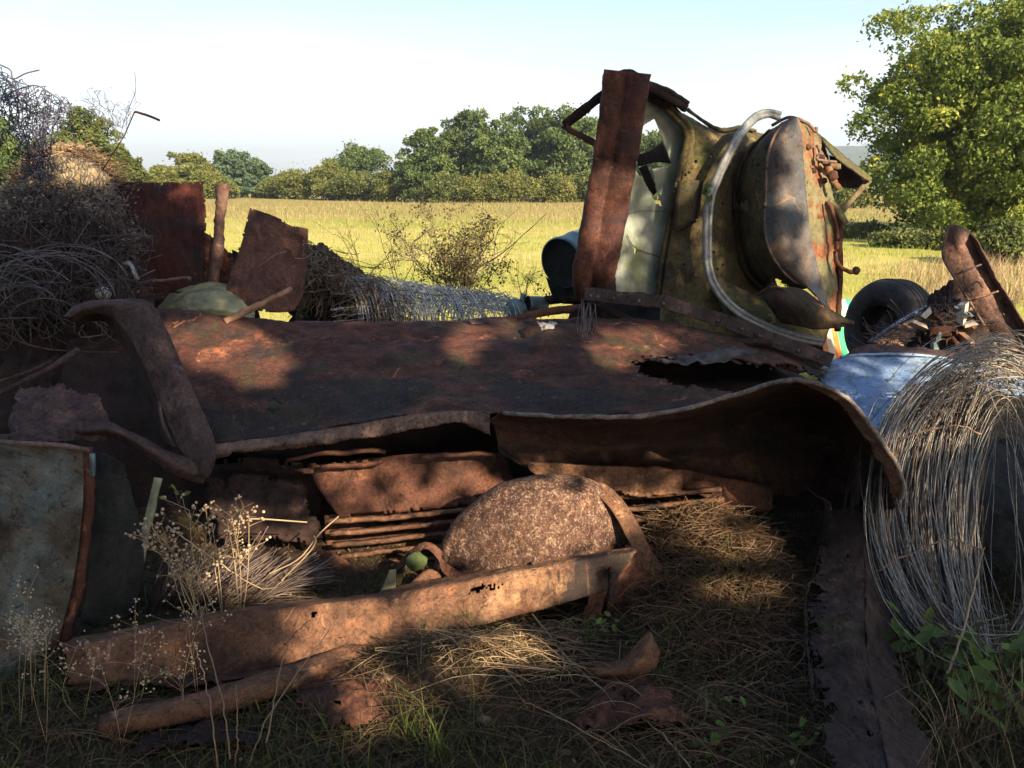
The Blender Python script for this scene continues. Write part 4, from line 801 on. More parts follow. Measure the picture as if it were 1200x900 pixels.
sweep('post_edge', [(1112,264,4.7),(1108,275,4.69),(1105,300,4.67),(1118,325,4.65),(1140,360,4.63),(1166,400,4.59)], circ(.008, 6), M['rust_lip'], ps, 50)
for a in ([(1126,318,4.62),(1142,313,4.61),(1150,310,4.61)], [(1142,350,4.6),(1158,345,4.59),(1170,341,4.58)], [(1130,322,4.62),(1132,335,4.61),(1140,346,4.6)], [(1134,337,4.6),(1145,330,4.6),(1152,337,4.6)]):
    sweep('stamping', a, circ(.006, 5), M['rust_lip'], ps, 12)
# colourful striped cloth
M['stripes'], nt, bs = newmat('striped_cloth'); bb = NB(nt); tcn = bb.n('ShaderNodeTexCoord'); sx = bb.n('ShaderNodeSeparateXYZ'); bb.l(tcn.outputs['Object'], sx.inputs[0])
xx = bb.math('ADD', bb.math('MULTIPLY', sx.outputs['X'], 2.9), .5)
bb.l(bb.ramp(xx, [(0, (.75,.22,.05)), (.16, (.8,.62,.42)), (.3, (.75,.2,.05)), (.42, (.05,.45,.2)), (.58, (.35,.62,.3)), (.66, (.8,.78,.6)), (.78, (.05,.42,.22)), (.92, (.75,.25,.08))], 'CONSTANT'), bs.inputs['Base Color']); bs.inputs['Roughness'].default_value = .8
o = sheet('striped_cloth', [[(955,345,6.6),(980,348,6.6),(1012,352,6.6)], [(958,380,6.4),(982,382,6.4),(1012,386,6.4)], [(955,425,6.2),(980,428,6.2),(1010,430,6.2)]], M['stripes'], None, 26, 30, .004, .03, 4, seed=9); tag(o, 'orange, cream and green striped cloth hanging behind the cab corner', 'cloth')
# wood plank and rubbish chunks
o = thing('broken_board', 'broken brown board slanting up beside the leaning post', 'board', tuple(P(1070, 410, 4.9)))
sheet('board_face', [[(1020,402,4.7),(1060,376,4.85),(1102,352,5.0)], [(1030,412,4.6),(1075,398,4.7),(1118,370,4.85)], [(1060,425,4.5),(1095,410,4.6),(1130,390,4.75)]], M['wood'], o, 40, 24, .012, .012, 7, erode=.01, seed=121)
sweep('board_edge', [(1018,401,4.69),(1060,374,4.84),(1103,350,4.99)], rectp(.016,.014), M['blue'], o, 30, amp=.003)
chunk = [M['wood'], M['tin'], M['rust_side'], plain('rubble_pale', (.4,.33,.26), (.62,.55,.47), 30, .9)]
for k in range(26):
    x = rng.uniform(1075, 1140); y = rng.uniform(366, 414)-(x-1075)*.12; c = P(x, y, 4.45+rng.uniform(-.05, .2)); s = rng.uniform(.018, .05)
    bm = bmesh.new(); bmesh.ops.create_cube(bm, size=1); Q = Matrix.Rotation(rng.uniform(0, 6), 4, Vector(rng.normal(size=3)).normalized())
    for v in bm.verts: v.co = Q @ Vector((v.co.x*s*2*(1+.4*rng.normal()), v.co.y*s*1.3, v.co.z*s*.5))+c
    Vv = [tuple(v.co) for v in bm.verts]; Fv = [[v.index for v in f.verts] for f in bm.faces]; bm.free()
    tag(mk('rubble_chunk', Vv, Fv, chunk[k % 4], None, False), 'jagged rubble chunk lying in the heap between the board and the leaning post', 'rubble', 'rubble chunks heaped left of the leaning post')
o = sheet('rubble_heap', [[(1095,345,5.0),(1120,335,5.0),(1145,350,5.0)], [(1070,390,4.7),(1110,375,4.65),(1160,385,4.6)], [(1040,430,4.5),(1110,425,4.4),(1190,430,4.4)]], M['rust_dark'], None, 40, 30, .01, .06, 9, seed=131); tag(o, 'dark heap of rotten debris at the foot of the leaning post', 'debris')
A = []
for k in range(260):
    x = rng.uniform(1020, 1150); y = 352+abs(x-1115)*.45+rng.uniform(0, 25); p = np.array(P(x, y, 4.62)); d = rng.normal(size=3)*.07; d[2] = abs(d[2])*.6
    A.append(cr([p, p+d*.5+rng.normal(size=3)*.01, p+d], 5))
V, Fc = strands(np.array(A), .0016, 3); o = mk('dead_moss', V, Fc, M['twig'], None, var=rng.uniform(0, .8, len(V))); stuff(o, 'dry moss and fibres on the debris heap', 'moss')

# ---------------------------------------------------------------- wire coil at the right
def YC(y): return 3.38-.78*min(1, max(0, (y-490)/290))
wc = thing('wire_coil', 'big loose coil of pale wire standing on end at the right edge', 'wire coil', (2.1, 3.3, .0))
A = []; va = []
for k in range(190):
    bd = [(1158,118,176),(1170,92,186),(1166,132,168),(1176,60,190),(1180,40,150),(1165,105,150),(1150,126,185)][k % 7]
    cx = rng.normal(1172, 12); ry = rng.uniform(140, 192); ty_ = rng.choice([0, 1], p=[.62, .38])
    rx = rng.uniform(70, 132)*(1 if ty_ == 0 else .42) if rng.uniform() < .7 else rng.uniform(20, 100)
    kk = rng.uniform(0, 1.6)*(k % 2)
    if k % 3: cx = bd[0]+rng.normal()*5; rx = bd[1]+rng.normal()*5; ry = bd[2]+rng.normal()*4
    cy = 590+rng.normal()*5; Y0 = 3.32+rng.normal()*.11; top = cy-ry
    if rx < 60: cy += 30
    th = np.linspace(math.pi*.42, math.pi*2.35, 46) if rng.uniform() < .55 else np.linspace(math.pi*.55, math.pi*rng.uniform(1.5, 2.0), 46)
    ph = rng.uniform(0, 6.3); j = rng.uniform(2, 8) if k % 4 else rng.uniform(8, 18)
    A.append([list(P(cx+rx*math.cos(t)+j*math.sin(3*t+ph)+kk*math.sin(13*t+ph)+rng.normal()*.35, cy+ry*math.sin(t)+j*math.cos(2*t+ph)+kk*math.sin(11*t+ph*3), YC(cy+ry*math.sin(t))+Y0-3.32+.05*math.cos(t+ph))) for t in th])
rads = rng.uniform(.0009, .0022, (len(A), 1)); A = np.array(A); rs_ = np.arange(len(A)) % 5 == 0
V, Fc = strands(A[~rs_], rads[~rs_], 5); mk('wire_loops', V, Fc, M['wire'], wc); V, Fc = strands(A[rs_], rads[rs_], 5); mk('wire_loops', V, Fc, M['wire_rusty'], wc)
for yy in (505, 640):
    sweep('wire_tie', [(1030, yy+30, YC(yy+30)-.16), (1060, yy+8, YC(yy)-.2), (1110, yy-6, YC(yy)-.21), (1150, yy+4, YC(yy)-.19)], circ(.003, 5), M['wire_rusty'], wc, 30, amp=.01)
A = []
for k in range(260):
    cx = rng.normal(1130, 16); rx = rng.uniform(10, 118); cy = 610; ry = rng.uniform(120, 175); Y0 = 3.55+rng.normal()*.06
    th = np.linspace(math.pi*.6, math.pi*1.55, 34); ph = rng.uniform(0, 6)
    A.append([list(P(cx+rx*math.cos(t)+2*math.sin(4*t+ph), cy+ry*math.sin(t), YC(cy+ry*math.sin(t))+.14+Y0-3.55)) for t in th])
V, Fc = strands(np.array(A), .0019, 4); mk('wire_loops', V, Fc, M['wire_dark'], wc)
A = []
for k in range(46):
    y = 480+k*6.4; A.append([list(P(x, y+5*math.sin(x*.05+k*.2)+rng.normal()*.8, YC(y)+.14+.03*math.sin(x*.1+k))) for x in np.linspace(1012+max(0, (520-y))*.6, 1130, 26)])
V, Fc = strands(np.array(A), .0015, 3); mk('cross_wires', V, Fc, M['wire_dark'], wc)

# ---------------------------------------------------------------- roll of fence wire behind the roof
wr = thing('fence_roll', 'roll of galvanised fence mesh lying behind the roof in the middle', 'wire roll', tuple(P(490, 400, 5.4)))
a0 = np.array(P(392, 376, 5.1)); a1 = np.array(P(592, 380, 5.4)); ad = (a1-a0); L_ = np.linalg.norm(ad); ad /= L_; sa = np.cross(ad, [0, 0, 1]); sa /= np.linalg.norm(sa); ua = np.cross(sa, ad)
A = []
for k in range(170):
    s = k/169; r0 = (.285-.09*s)*(1-.28*(k % 4)/4*rng.uniform(.7, 1.2)); c = a0+ad*(L_*s+.02*rng.normal()); sk = .12+.06*math.sin(k*.5)
    A.append([list(c+ad*sk*math.cos(t)+(sa*math.cos(t)+ua*math.sin(t))*r0*(1+.05*rng.normal()+.08*math.sin(2*t+k*.35))) for t in np.linspace(0, 2*math.pi, 30)])
V, Fc = strands(np.array(A), .0026, 4); mk('ring_wires', V, Fc, M['wire_light'], wr)
A = []
for k in range(60):
    t = rng.uniform(0, 6.283); r0 = rng.choice([.285, .24, .2])
    A.append([list(a0+ad*L_*s+(sa*math.cos(t+s*.5)+ua*math.sin(t+s*.5))*(r0-.09*s)+rng.normal(size=3)*.004) for s in np.linspace(-.03, 1.03, 22)])
V, Fc = strands(np.array(A), .0024, 4); mk('line_wires', V, Fc, M['wire_light'], wr)
# pile of old mesh and hay left of it
o = sheet('mesh_heap', [[(335,395,5.3),(345,335,5.4),(360,286,5.5)], [(375,395,5.1),(378,320,5.2),(385,292,5.5)], [(420,395,5.1),(425,335,5.3),(430,322,5.5)], [(460,395,5.1),(462,360,5.4),(465,350,5.5)]], M['rust_dark'], None, 40, 40, .01, .05, 6, seed=140); tag(o, 'dark heap of matted old grass behind the leaning rusty plate', 'debris')
A = []
for k in range(900):
    s = rng.uniform(0, 1); x = 352+s*125; yt = 284+s*62+rng.uniform(-6, 60); Y0 = 5.05+rng.uniform(-.1, .35); ln = rng.uniform(10, 50); dr_ = rng.normal()*.6
    A.append([list(P(x+ln*dr_*u+rng.normal()*.4, yt+ln*u*(.4+.6*math.sin(k))+5*math.sin(u*3+k), Y0-.2*math.sin(u*1.5))) for u in np.linspace(0, 1, 9)])
V, Fc = strands(np.array(A), .0022, 3); o = mk('old_mesh_strands', V, Fc, M['straw'], None, var=np.repeat(rng.uniform(0, .8, 900)**1.4, 27)); stuff(o, 'tangled straw and wire strands on the heap left of the mesh roll', 'strands')
cc = np.array([list(P(356+rng.normal()*3, rng.uniform(285, 372), 5.15)) for _ in range(240)]); V, Fc = leaves(cc, .012); o = mk('ivy', V, Fc, LG['yellow'], None, False, var=np.repeat(rng.uniform(.2, 1, 240), 4)); stuff(o, 'sunlit small ivy leaves right of the leaning rusty plate', 'ivy')

# ---------------------------------------------------------------- dead bush
def bush_twigs(base, n, spread, height, seed, depth=3, r=.006, lean=(0, 0)):
    rg = np.random.default_rng(seed); out = []
    def grow(p, d, ln, r, lv):
        pts = [p]; dd = d.copy()
        for i in range(6): dd = dd+rg.normal(size=3)*.16; dd /= np.linalg.norm(dd); pts.append(pts[-1]+dd*ln/6)
        out.append((np.array(pts), r))
        if lv > 0:
            for q in range(rg.integers(3, 6)):
                i = rg.integers(2, 7); nd = dd+rg.normal(size=3)*.75; nd /= np.linalg.norm(nd); grow(pts[i], nd, ln*rg.uniform(.35, .65), r*.55, lv-1)
    for k in range(n):
        d = np.array([rg.normal()*spread+lean[0], rg.normal()*spread+lean[1], 1.]); d /= np.linalg.norm(d); grow(np.array(base)+rg.normal(size=3)*.02, d, height*rg.uniform(.6, 1), r, depth)
    return out
bush = thing('dead_bush', 'dry leafless bush with curled leaves in the middle before the field', 'bush', tuple(P(538, 372, 5.7)))
tw = bush_twigs(P(538, 372, 5.7), 13, .3, .62, 4, 3)
A = np.array([t[0] for t in tw]); rr = np.array([np.linspace(t[1], t[1]*.4, 7) for t in tw]); V, Fc = strands(A, rr, 4); mk('twigs', V, Fc, M['twig'], bush, var=rng.uniform(.2, .7, len(V)))
tips = A[:, 3:].reshape(-1, 3); cc = tips[rng.integers(0, len(tips), 4200)]+rng.normal(size=(4200, 3))*.02; V, Fc = leaves(cc, .011); mk('leaves', V, Fc, leafmat('dryleaf', [(0, (.05,.04,.02)), (.6, (.14,.12,.045)), (1, (.24,.2,.07))], .3), bush, False, var=np.repeat(rng.uniform(0, 1, 4200), 4))
for k, a in enumerate([[(545,340,5.7),(560,315,5.7),(590,296,5.68),(640,240+10,5.68)], [(505,268,5.7),(494,276,5.7),(482,290,5.7),(495,315,5.7),(520,345,5.7)], [(560,310,5.7),(566,290,5.7),(578,280,5.7),(576,270,5.7)]]):
    sweep('branch', a, circ(.008, 6), M['bark'], bush, 30, amp=.004, seed=k, scale=[1, .8, .5, .25])
for k, (x, y, h, lb) in enumerate([(470,345,.5,'thin bare shrub left of the dead bush'), (570,335,.42,'sparse bare twigs right of the dead bush'), (425,330,.35,'low bare twigs above the mesh heap'), (610,352,.3,'small bare sprig left of the drum')]):
    tw = bush_twigs(P(x, y, 5.6), 4, .35, h, 30+k, 2, .0035); A = np.array([t[0] for t in tw]); V, Fc = strands(A, np.array([np.linspace(t[1], t[1]*.4, 7) for t in tw]), 3); tag(mk('bare_shrub', V, Fc, M['twig'], None, var=rng.uniform(.2, .6, len(V))), lb, 'shrub')

# ---------------------------------------------------------------- left back junk
o = sheet('red_sheet', [[(60,212,5.3),(135,213,5.2),(190,214,5.15),(238,212,5.1)], [(60,270,5.2),(135,270,5.1),(190,268,5.05),(241,262,5.0)], [(60,340,5.1),(135,340,5.0),(190,338,4.95),(243,318,4.95)], [(60,395,5.0),(135,395,4.9),(190,395,4.85),(245,390,4.85)]], M['rust_red'], None, 90, 50, .008, .014, 3, erode=.012, sides='vU', seed=150); tag(o, 'upright dark red rusty sheet behind the tangle of brush', 'metal sheet')
bp = thing('bent_post', 'narrow rusty post standing between the red sheet and the leaning plate', 'metal post', tuple(P(255, 350, 4.95)))
sweep('post', [(261,216,4.95),(260,235,4.94),(257,262,4.92),(256,290,4.9),(252,318,4.88),(248,350,4.85)], [(-.03,.012),(-.034,-.008),(0,-.018),(.034,-.008),(.03,.012)], M['rust_post'], bp, 60, up=(0,1,0), amp=.006, scale=[1.25,.95,.8,.9,1,1])
sheet('torn_web', [[(236,268,5.0),(248,276,4.98),(256,290,4.95)], [(240,300,4.96),(250,305,4.94),(275,300,4.94)], [(238,335,4.92),(255,340,4.9),(290,330,4.9)]], M['rust'], bp, 34, 30, .006, .016, 9, erode=.02, holes=.1, seed=151)
o = sheet('leaning_plate', [[(293,244,4.95),(318,252,4.95),(345,264,4.95),(361,268,4.95)], [(285,275,4.88),(315,285,4.87),(340,292,4.88),(360,300,4.9)], [(270,320,4.78),(300,325,4.76),(335,328,4.78),(358,335,4.82)], [(262,358,4.7),(290,362,4.68),(320,366,4.7),(346,365,4.74)]], M['rust_plate'], None, 60, 50, .010, .008, 6, erode=.008, seed=152, dents=.02); tag(o, 'thick brown rusty plate leaning left of the mesh heap', 'metal plate')
sheetp = sheet('back_sheet', [[(225,300,5.1),(262,292,5.1),(300,305,5.1)], [(230,345,4.95),(262,345,4.95),(300,350,4.95)], [(220,390,4.8),(265,390,4.8),(310,392,4.8)]], M['rust_dark'], None, 34, 30, .008, .02, 5, erode=.02, seed=153); tag(sheetp, 'blackened sheet filling the gap behind the post foot', 'metal sheet')
jc = thing('plastic_sack', 'dirty yellow green plastic canister lying behind the roof on the left', 'canister', tuple(P(245, 372, 4.65)))
sheet('canister_body', [[(185,360,4.85),(205,342,4.85),(245,331,4.85),(278,338,4.85),(296,350,4.85)], [(190,366,4.7),(210,350,4.68),(245,342,4.66),(275,348,4.68),(299,360,4.72)], [(198,374,4.6),(215,366,4.58),(245,362,4.56),(275,366,4.58),(298,374,4.62)], [(200,385,4.62),(215,385,4.6),(245,385,4.6),(275,385,4.6),(296,388,4.64)]], M['drab'], jc, 60, 34, .006, .005, 8, seed=154, crease=True, dents=.01)
sweep('canister_seam', [(200,341,4.84),(230,346,4.7),(262,346,4.68),(292,358,4.72)], circ(.006, 6), M['rust_dark'], jc, 30, amp=.003)
o = sweep('rusty_stick', [(264,378,4.3),(290,364,4.36),(318,350,4.42),(341,338,4.48)], circ(.02, 9), M['wood'], None, 40, amp=.006, scale=[1,.9,.8,.75]); tag(o, 'brown stick lying across in front of the leaning plate', 'stick')
for k, (a, lb, r_) in enumerate([([(140,352,4.6),(170,350,4.6),(192,349,4.6)], 'flat dark bar on top of the window frame', .014), ([(150,336,4.8),(180,330,4.8),(216,325,4.8),(224,326,4.8)], 'short pale rod before the red sheet', .01), ([(133,340,4.4),(143,352,4.4),(150,366,4.4)], 'short stub of pipe above the window frame', .012), ([(-10,346,4.5),(60,350,4.5),(140,351,4.5)], 'long dark rod under the brush at the left edge', .012)]):
    tag(sweep('scrap_bar', a, circ(r_, 8), M['rust_lip' if k == 1 else 'rust_dark'], None, 20, amp=.004), lb, 'metal bar')
tag(uvball('round_cap', P(121, 344, 4.3), .04, plain('pale_cap', (.2,.19,.17), (.4,.38,.33), 9, .7), None, (1, .9, .9), .1), 'small pale round cap lying on the window frame top', 'cap')
o = sheet('pale_loop', [[(143,308,4.4),(152,306,4.4),(160,318,4.4),(163,328,4.4)], [(143,312,4.4),(151,311,4.38),(156,322,4.38),(159,330,4.4)]], M['trim'], None, 20, 4, .004, .002, 6); tag(o, 'bent pale plastic strip above the round cap', 'plastic strip')
# brush mound
hd = thing('hay_mound', 'dome of pale dry hay under netting at the upper left', 'hay heap', tuple(P(85, 380, 4.9)))
sheet('hay', [[(15,215,5.6),(40,180,5.6),(78,172,5.6),(112,184,5.6),(142,215,5.6)], [(5,230,5.3),(35,196,5.25),(78,182,5.2),(118,198,5.25),(150,235,5.3)], [(-10,290,5.0),(30,260,4.9),(78,240,4.85),(122,255,4.9),(160,290,5.0)], [(-20,390,4.7),(30,380,4.6),(80,370,4.55),(125,375,4.6),(170,385,4.7)]],
 plain('hay', (.05,.035,.022), (.34,.27,.15), 30, .95, 0, 1), hd, 70, 60, .01, .05, 5, seed=160)
A = []
for k in range(2000):
    u, v = rng.uniform(0, 1), rng.uniform(0, 1)**.8; v = .2+.8*v; x = 72+(u-.5)*(125+40*v); y = 176+((u-.5)*2)**2*38+v*185; p = np.array(P(x, y, 5.2-.62*min(1, v*1.4)+rng.uniform(-.08, .02)))
    d = rng.normal(size=3)*np.array([.09, .04, .05]); A.append(cr([p-d, p+rng.normal(size=3)*.015, p+d], 5))
V, Fc = strands(np.array(A), rng.uniform(.001, .0042, (2000, 1)), 3); mk('stalks', V, Fc, M['twig'], hd, var=np.repeat(rng.uniform(0, 1, 2000)**1.6, 15))
cc = np.array([list(P(rng.uniform(0, 165), rng.uniform(215, 360), 4.62+rng.uniform(-.1, .1))) for _ in range(1400)]); V, Fc = leaves(cc, .013); mk('dead_leaves', V, Fc, M['twig'], hd, False, var=np.repeat(rng.uniform(.1, 1, 1400), 4))
A = []
for k in range(1100):
    u = rng.uniform(-1, 1); x = 80+u*62; y = 176+u*u*40+rng.uniform(-3, 16); p = np.array(P(x, y, 5.2+rng.uniform(-.05, .1))); d = rng.normal(size=3)*np.array([.07, .04, .03]); A.append(cr([p-d, p+rng.normal(size=3)*.012, p+d], 5))
V, Fc = strands(np.array(A), .0022, 3); mk('dry_stalks', V, Fc, M['straw'], hd, var=np.repeat(rng.uniform(.2, .9, 1100), 15))
def netting(name, rows, nu, nv, mat, parent, r=.002, wob=.012, keep=1.0, seed=0):
    rg = np.random.default_rng(seed); rr = [cr(W(q), 60) for q in rows]; G = np.array([cr([q[i] for q in rr], 60) for i in range(60)])
    def pt(u, v):
        i = min(58.999, max(0, u*59)); j = min(58.999, max(0, v*59)); a, c = int(i), int(j); fa, fb = i-a, j-c
        q = G[a, c]*(1-fa)*(1-fb)+G[a+1, c]*fa*(1-fb)+G[a, c+1]*(1-fa)*fb+G[a+1, c+1]*fa*fb
        return q
    K = {}
    def nd(i, j):
        if (i, j) not in K: K[i, j] = pt(i/nu, j/nv)+rg.normal(size=3)*wob
        return K[i, j]
    A = []
    for j in range(nv):
        for i in range(nu):
            segs = [((i, j), (i+.33, j+.0))] ; o_ = .5 if j % 2 else 0
            a, b_, c, d = (i+o_, j), (i+o_+.35, j), (i+o_+.5, j+1-.0), (i+o_+.85, j+1)
            for s, e in ((a, b_), (b_, (i+o_+.5, j+1)), (a, (i+o_-.15, j+1))):
                if rg.uniform() < keep:
                    p, q = nd(*[round(t, 2) for t in s]), nd(*[round(t, 2) for t in e]); A.append([p, (p+q)/2+rg.normal(size=3)*wob*.35, q])
    V, Fc = strands(np.array(A), r, 3); return mk(name, V, Fc, mat, parent)
netting('netting', [[(10,215,5.45),(38,178,5.45),(78,170,5.4),(115,182,5.45),(146,216,5.5)], [(0,235,5.2),(30,205,5.1),(78,190,5.05),(122,205,5.1),(160,240,5.2)], [(-10,300,4.9),(30,280,4.8),(80,265,4.7),(125,280,4.8),(172,300,4.9)]], 26, 22, M['wire_dark'], hd, .0022, .008)
cw = thing('chicken_wire', 'crumpled sheet of chicken wire standing against the sky at the upper left', 'wire netting', tuple(P(60, 200, 4.6)))
netting('mesh', [[(-30,78,4.5),(0,84,4.5),(30,98,4.5),(60,108,4.5),(82,124,4.55)], [(-30,100,4.4),(0,105,4.45),(25,118,4.4),(55,128,4.5),(80,136,4.6)], [(-30,130,4.6),(5,135,4.5),(30,145,4.5),(50,152,4.5),(62,160,4.5)], [(-20,170,4.7),(10,175,4.6),(36,182,4.6),(48,190,4.6),(56,205,4.6)]], 13, 13, M['wire_blue'], cw, .0024, .022, .97, 1)
netting('mesh', [[(0,90,4.6),(20,100,4.6),(45,116,4.6),(78,128,4.6)], [(10,120,4.7),(25,130,4.7),(45,138,4.7),(66,146,4.7)], [(20,160,4.7),(32,168,4.7),(44,176,4.7),(54,184,4.7)], [(30,200,4.8),(38,205,4.8),(45,210,4.8),(52,215,4.8)]], 10, 14, M['wire_blue'], cw, .0024, .03, .97, 2)
netting('mesh', [[(90,122,4.8),(102,108,4.8),(114,104,4.8),(124,112,4.8),(132,122,4.8),(150,120,4.8),(160,108,4.8)], [(100,130,4.8),(108,122,4.8),(116,122,4.8),(128,132,4.8),(136,138,4.8),(148,134,4.8),(156,118,4.8)], [(108,134,4.8),(116,138,4.8),(122,142,4.8),(130,148,4.8),(136,150,4.8),(144,150,4.8),(146,158,4.8)]], 12, 5, M['wire_blue'], cw, .0012, .018, .85, 3)
for k, a in enumerate([[(0,76,4.5),(12,82,4.5),(14,90,4.5),(18,92,4.5),(30,86,4.5),(46,82,4.5)], [(0,84,4.5),(10,96,4.5),(15,108,4.5),(22,130,4.5),(22,150,4.5),(32,170,4.5),(34,200,4.6)], [(12,108,4.5),(40,100,4.5),(60,110,4.5),(76,122,4.5),(82,130,4.5)], [(158,84,4.8),(159,105,4.8),(154,120,4.8),(146,140,4.8),(143,152,4.8)], [(108,134,4.8),(124,140,4.8),(134,150,4.8),(146,160,4.8)]]):
    V, Fc = strands(np.array([cr(W(a), 30)]), .004 if k < 3 else .002, 5); mk('stray_wire', V, Fc, M['wire_blue'], cw)
o = sweep('bent_rod', [(120,200,4.7),(146,158,4.7),(152,144,4.7),(157,132,4.7),(159,131,4.7),(172,135,4.7),(187,141,4.7)], circ(.006, 6), M['rust_side'], None, 50, amp=.001, linear=True, scale=[.5,.5,.5,.6,1.2,1.2,1.2]); tag(o, 'thin rod bent at its top sticking up beside the chicken wire', 'metal rod')
# brush at the left
br = thing('brush_pile', 'dark purple tangle of bare brush piled at the left edge', 'brush pile', tuple(P(40, 400, 4.4)))
A = []; vv = []
for k in range(1500):
    x = rng.uniform(-40, 150); y = rng.uniform(248, 372)+(abs(x-80)*.15); Y0 = 4.15+.5*rng.uniform()+(370-y)*.003; p = np.array(P(x, y, Y0)); d = rng.normal(size=3); d[1] *= .5; d /= np.linalg.norm(d); ln = rng.uniform(.1, .34); cv = rng.normal(size=3)*.07
    A.append(cr([p-d*ln/2, p+cv, p+d*ln/2], 8)); vv.append(rng.uniform(0, .7))
V, Fc = strands(np.array(A), rng.uniform(.0012, .0035, (1500, 1)), 3); mk('tangled_twigs', V, Fc, M['twig'], br, var=np.repeat(vv, 24))
A = []
for k in range(26):
    x0 = rng.uniform(-30, 90); r0 = rng.uniform(30, 80); y0 = rng.uniform(330, 380); ph = rng.uniform(2.6, 3.3); e = rng.uniform(4.8, 6.2)
    A.append([list(P(x0+r0*math.cos(t)*1.1, y0+r0*.75*math.sin(t), 4.0+.1*math.sin(t*2+k))) for t in np.linspace(ph, e, 20)])
V, Fc = strands(np.array(A), .0024, 4); mk('arching_stems', V, Fc, plain('pale_stems', (.05,.045,.05), (.15,.14,.145), 20, .8), br)
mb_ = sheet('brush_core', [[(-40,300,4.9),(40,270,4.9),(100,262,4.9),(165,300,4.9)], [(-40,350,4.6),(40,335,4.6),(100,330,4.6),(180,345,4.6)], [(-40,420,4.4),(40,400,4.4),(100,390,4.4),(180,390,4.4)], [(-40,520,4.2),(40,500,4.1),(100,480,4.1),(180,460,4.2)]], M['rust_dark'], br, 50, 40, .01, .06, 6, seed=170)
# ---------------------------------------------------------------- ground litter and plants near the viewer
rng = np.random.default_rng(77); random.seed(77)
def place(px, py):
    p = at_ground(px, py); return np.array([p.x, p.y, gh(p.x, p.y)])
# straw bundle
sb = thing('straw_bundle', 'fan shaped bundle of dry straw lying behind the left end of the foreground beam', 'straw', tuple(P(230, 715, 2.95)))
A = []; vv = []
for k in range(800):
    u = rng.uniform(0, 1); x0 = 165+u*150; y0 = 728-u*30+rng.normal()*4; an = -(.98-.62*u)+rng.normal()*.22; ln = rng.uniform(30, 105)*(1-.25*abs(u-.5))
    Y0 = 2.98+rng.uniform(-.07, .05); x1 = x0+ln*math.cos(an); y1 = y0+ln*math.sin(an); A.append(cr([P(x0, y0, Y0), P((x0+x1)/2+rng.normal()*3, (y0+y1)/2-4+rng.normal()*3, Y0-.02), P(x1, y1, Y0+.08)], 8)); vv.append(rng.uniform(.15, 1))
V, Fc = strands(np.array(A), rng.uniform(.0009, .0022, (800, 1)), 4); mk('stalks', V, Fc, M['twig'], sb, var=np.repeat(np.array(vv), 32))
for k, a in enumerate([[(316,672,2.9),(350,655,2.9),(375,625,2.92),(397,605,2.94)], [(330,680,2.9),(360,650,2.9),(370,635,2.9),(368,628,2.9)], [(285,612,2.95),(300,608,2.95),(360,600+12,3.0)]]):
    V, Fc = strands(np.array([cr(W(a), 14)]), .003, 5); mk('twig', V, Fc, M['straw'], sb, var=np.full(len(V), .8))
# dry flowering stalks
def aster(base, tops, label, r=.0022, heads=14, hs=.0055, group='dry seed stalks rising before the straw bundle', Y=2.72):
    t = thing('dried_flower', label, 'plant', tuple(base), group); A = []; H = []
    for (x, y, dY) in tops:
        tp = np.array(P(x, y, Y+dY)); bs = np.array(base); m = (bs+tp)/2+rng.normal(size=3)*.02; main = cr([bs, m, tp], 12); A.append((main, r))
        for q in range(7):
            i = rng.integers(6, 12); s = main[i]; d = np.array([rng.normal()*.05, rng.normal()*.03, rng.uniform(.02, .07)]); e = s+d; A.append((cr([s, s+d*.5+rng.normal(size=3)*.005, e], 12), r*.6)); H += [e+rng.normal(size=3)*.008 for _ in range(heads//7)]
        H += [tp+rng.normal(size=3)*np.array([.02, .015, .012]) for _ in range(5)]
    V, Fc = strands(np.array([a for a, _ in A]), np.array([np.linspace(q, q*.6, 12) for _, q in A]), 4); mk('stems', V, Fc, M['straw'], t, var=np.full(len(V), .75))
    ico = bmesh.new(); bmesh.ops.create_icosphere(ico, subdivisions=1, radius=1); iv = np.array([list(v.co) for v in ico.verts]); fi = np.array([[v.index for v in f.verts] for f in ico.faces]); ico.free()
    H = np.array(H); s = rng.uniform(.6, 1.25, len(H))*hs; V = (H[:, None]+iv[None]*s[:, None, None]).reshape(-1, 3); Fq = (fi[None]+np.arange(len(H))[:, None, None]*len(iv)).reshape(-1, 3)
    mk('seed_heads', V, Fq, M['seed'], t)
for (bx, by), tops, lb in [((262,738), [(222,598,0),(240,592,.02),(248,612,0)], 'tallest dry flower stalk with pale round seed heads at the left'), ((282,735), [(272,606,0),(282,600,.03),(292,604,0),(268,618,0)], 'dry flower stalk with a dense cluster of pale heads at the right'), ((232,725), [(172,606,0),(180,620,0),(192,632,.02),(160,620,.03)], 'leaning dry stalk with greyish plume pointing left'), ((246,742), [(208,660,-.02),(222,672,-.02)], 'short dry stalk between the taller seed stalks'), ((255,770), [(196,652,0),(206,670,.02)], 'low drooping dry stalk before the beam')]:
    aster(P(bx, by, 2.66), tops, lb)
for k in range(9):
    bx = rng.uniform(20, 240); b0 = place(bx, rng.uniform(830, 880)); Yb = b0[1]
    aster(b0, [(bx+rng.normal()*14, rng.uniform(690, 800), rng.normal()*.04) for _ in range(2)], 'shaded dry flower stalk with tiny grey heads in the lower left corner', .0010, 21, .0034, 'shaded seed stalks in the lower left corner', Yb)
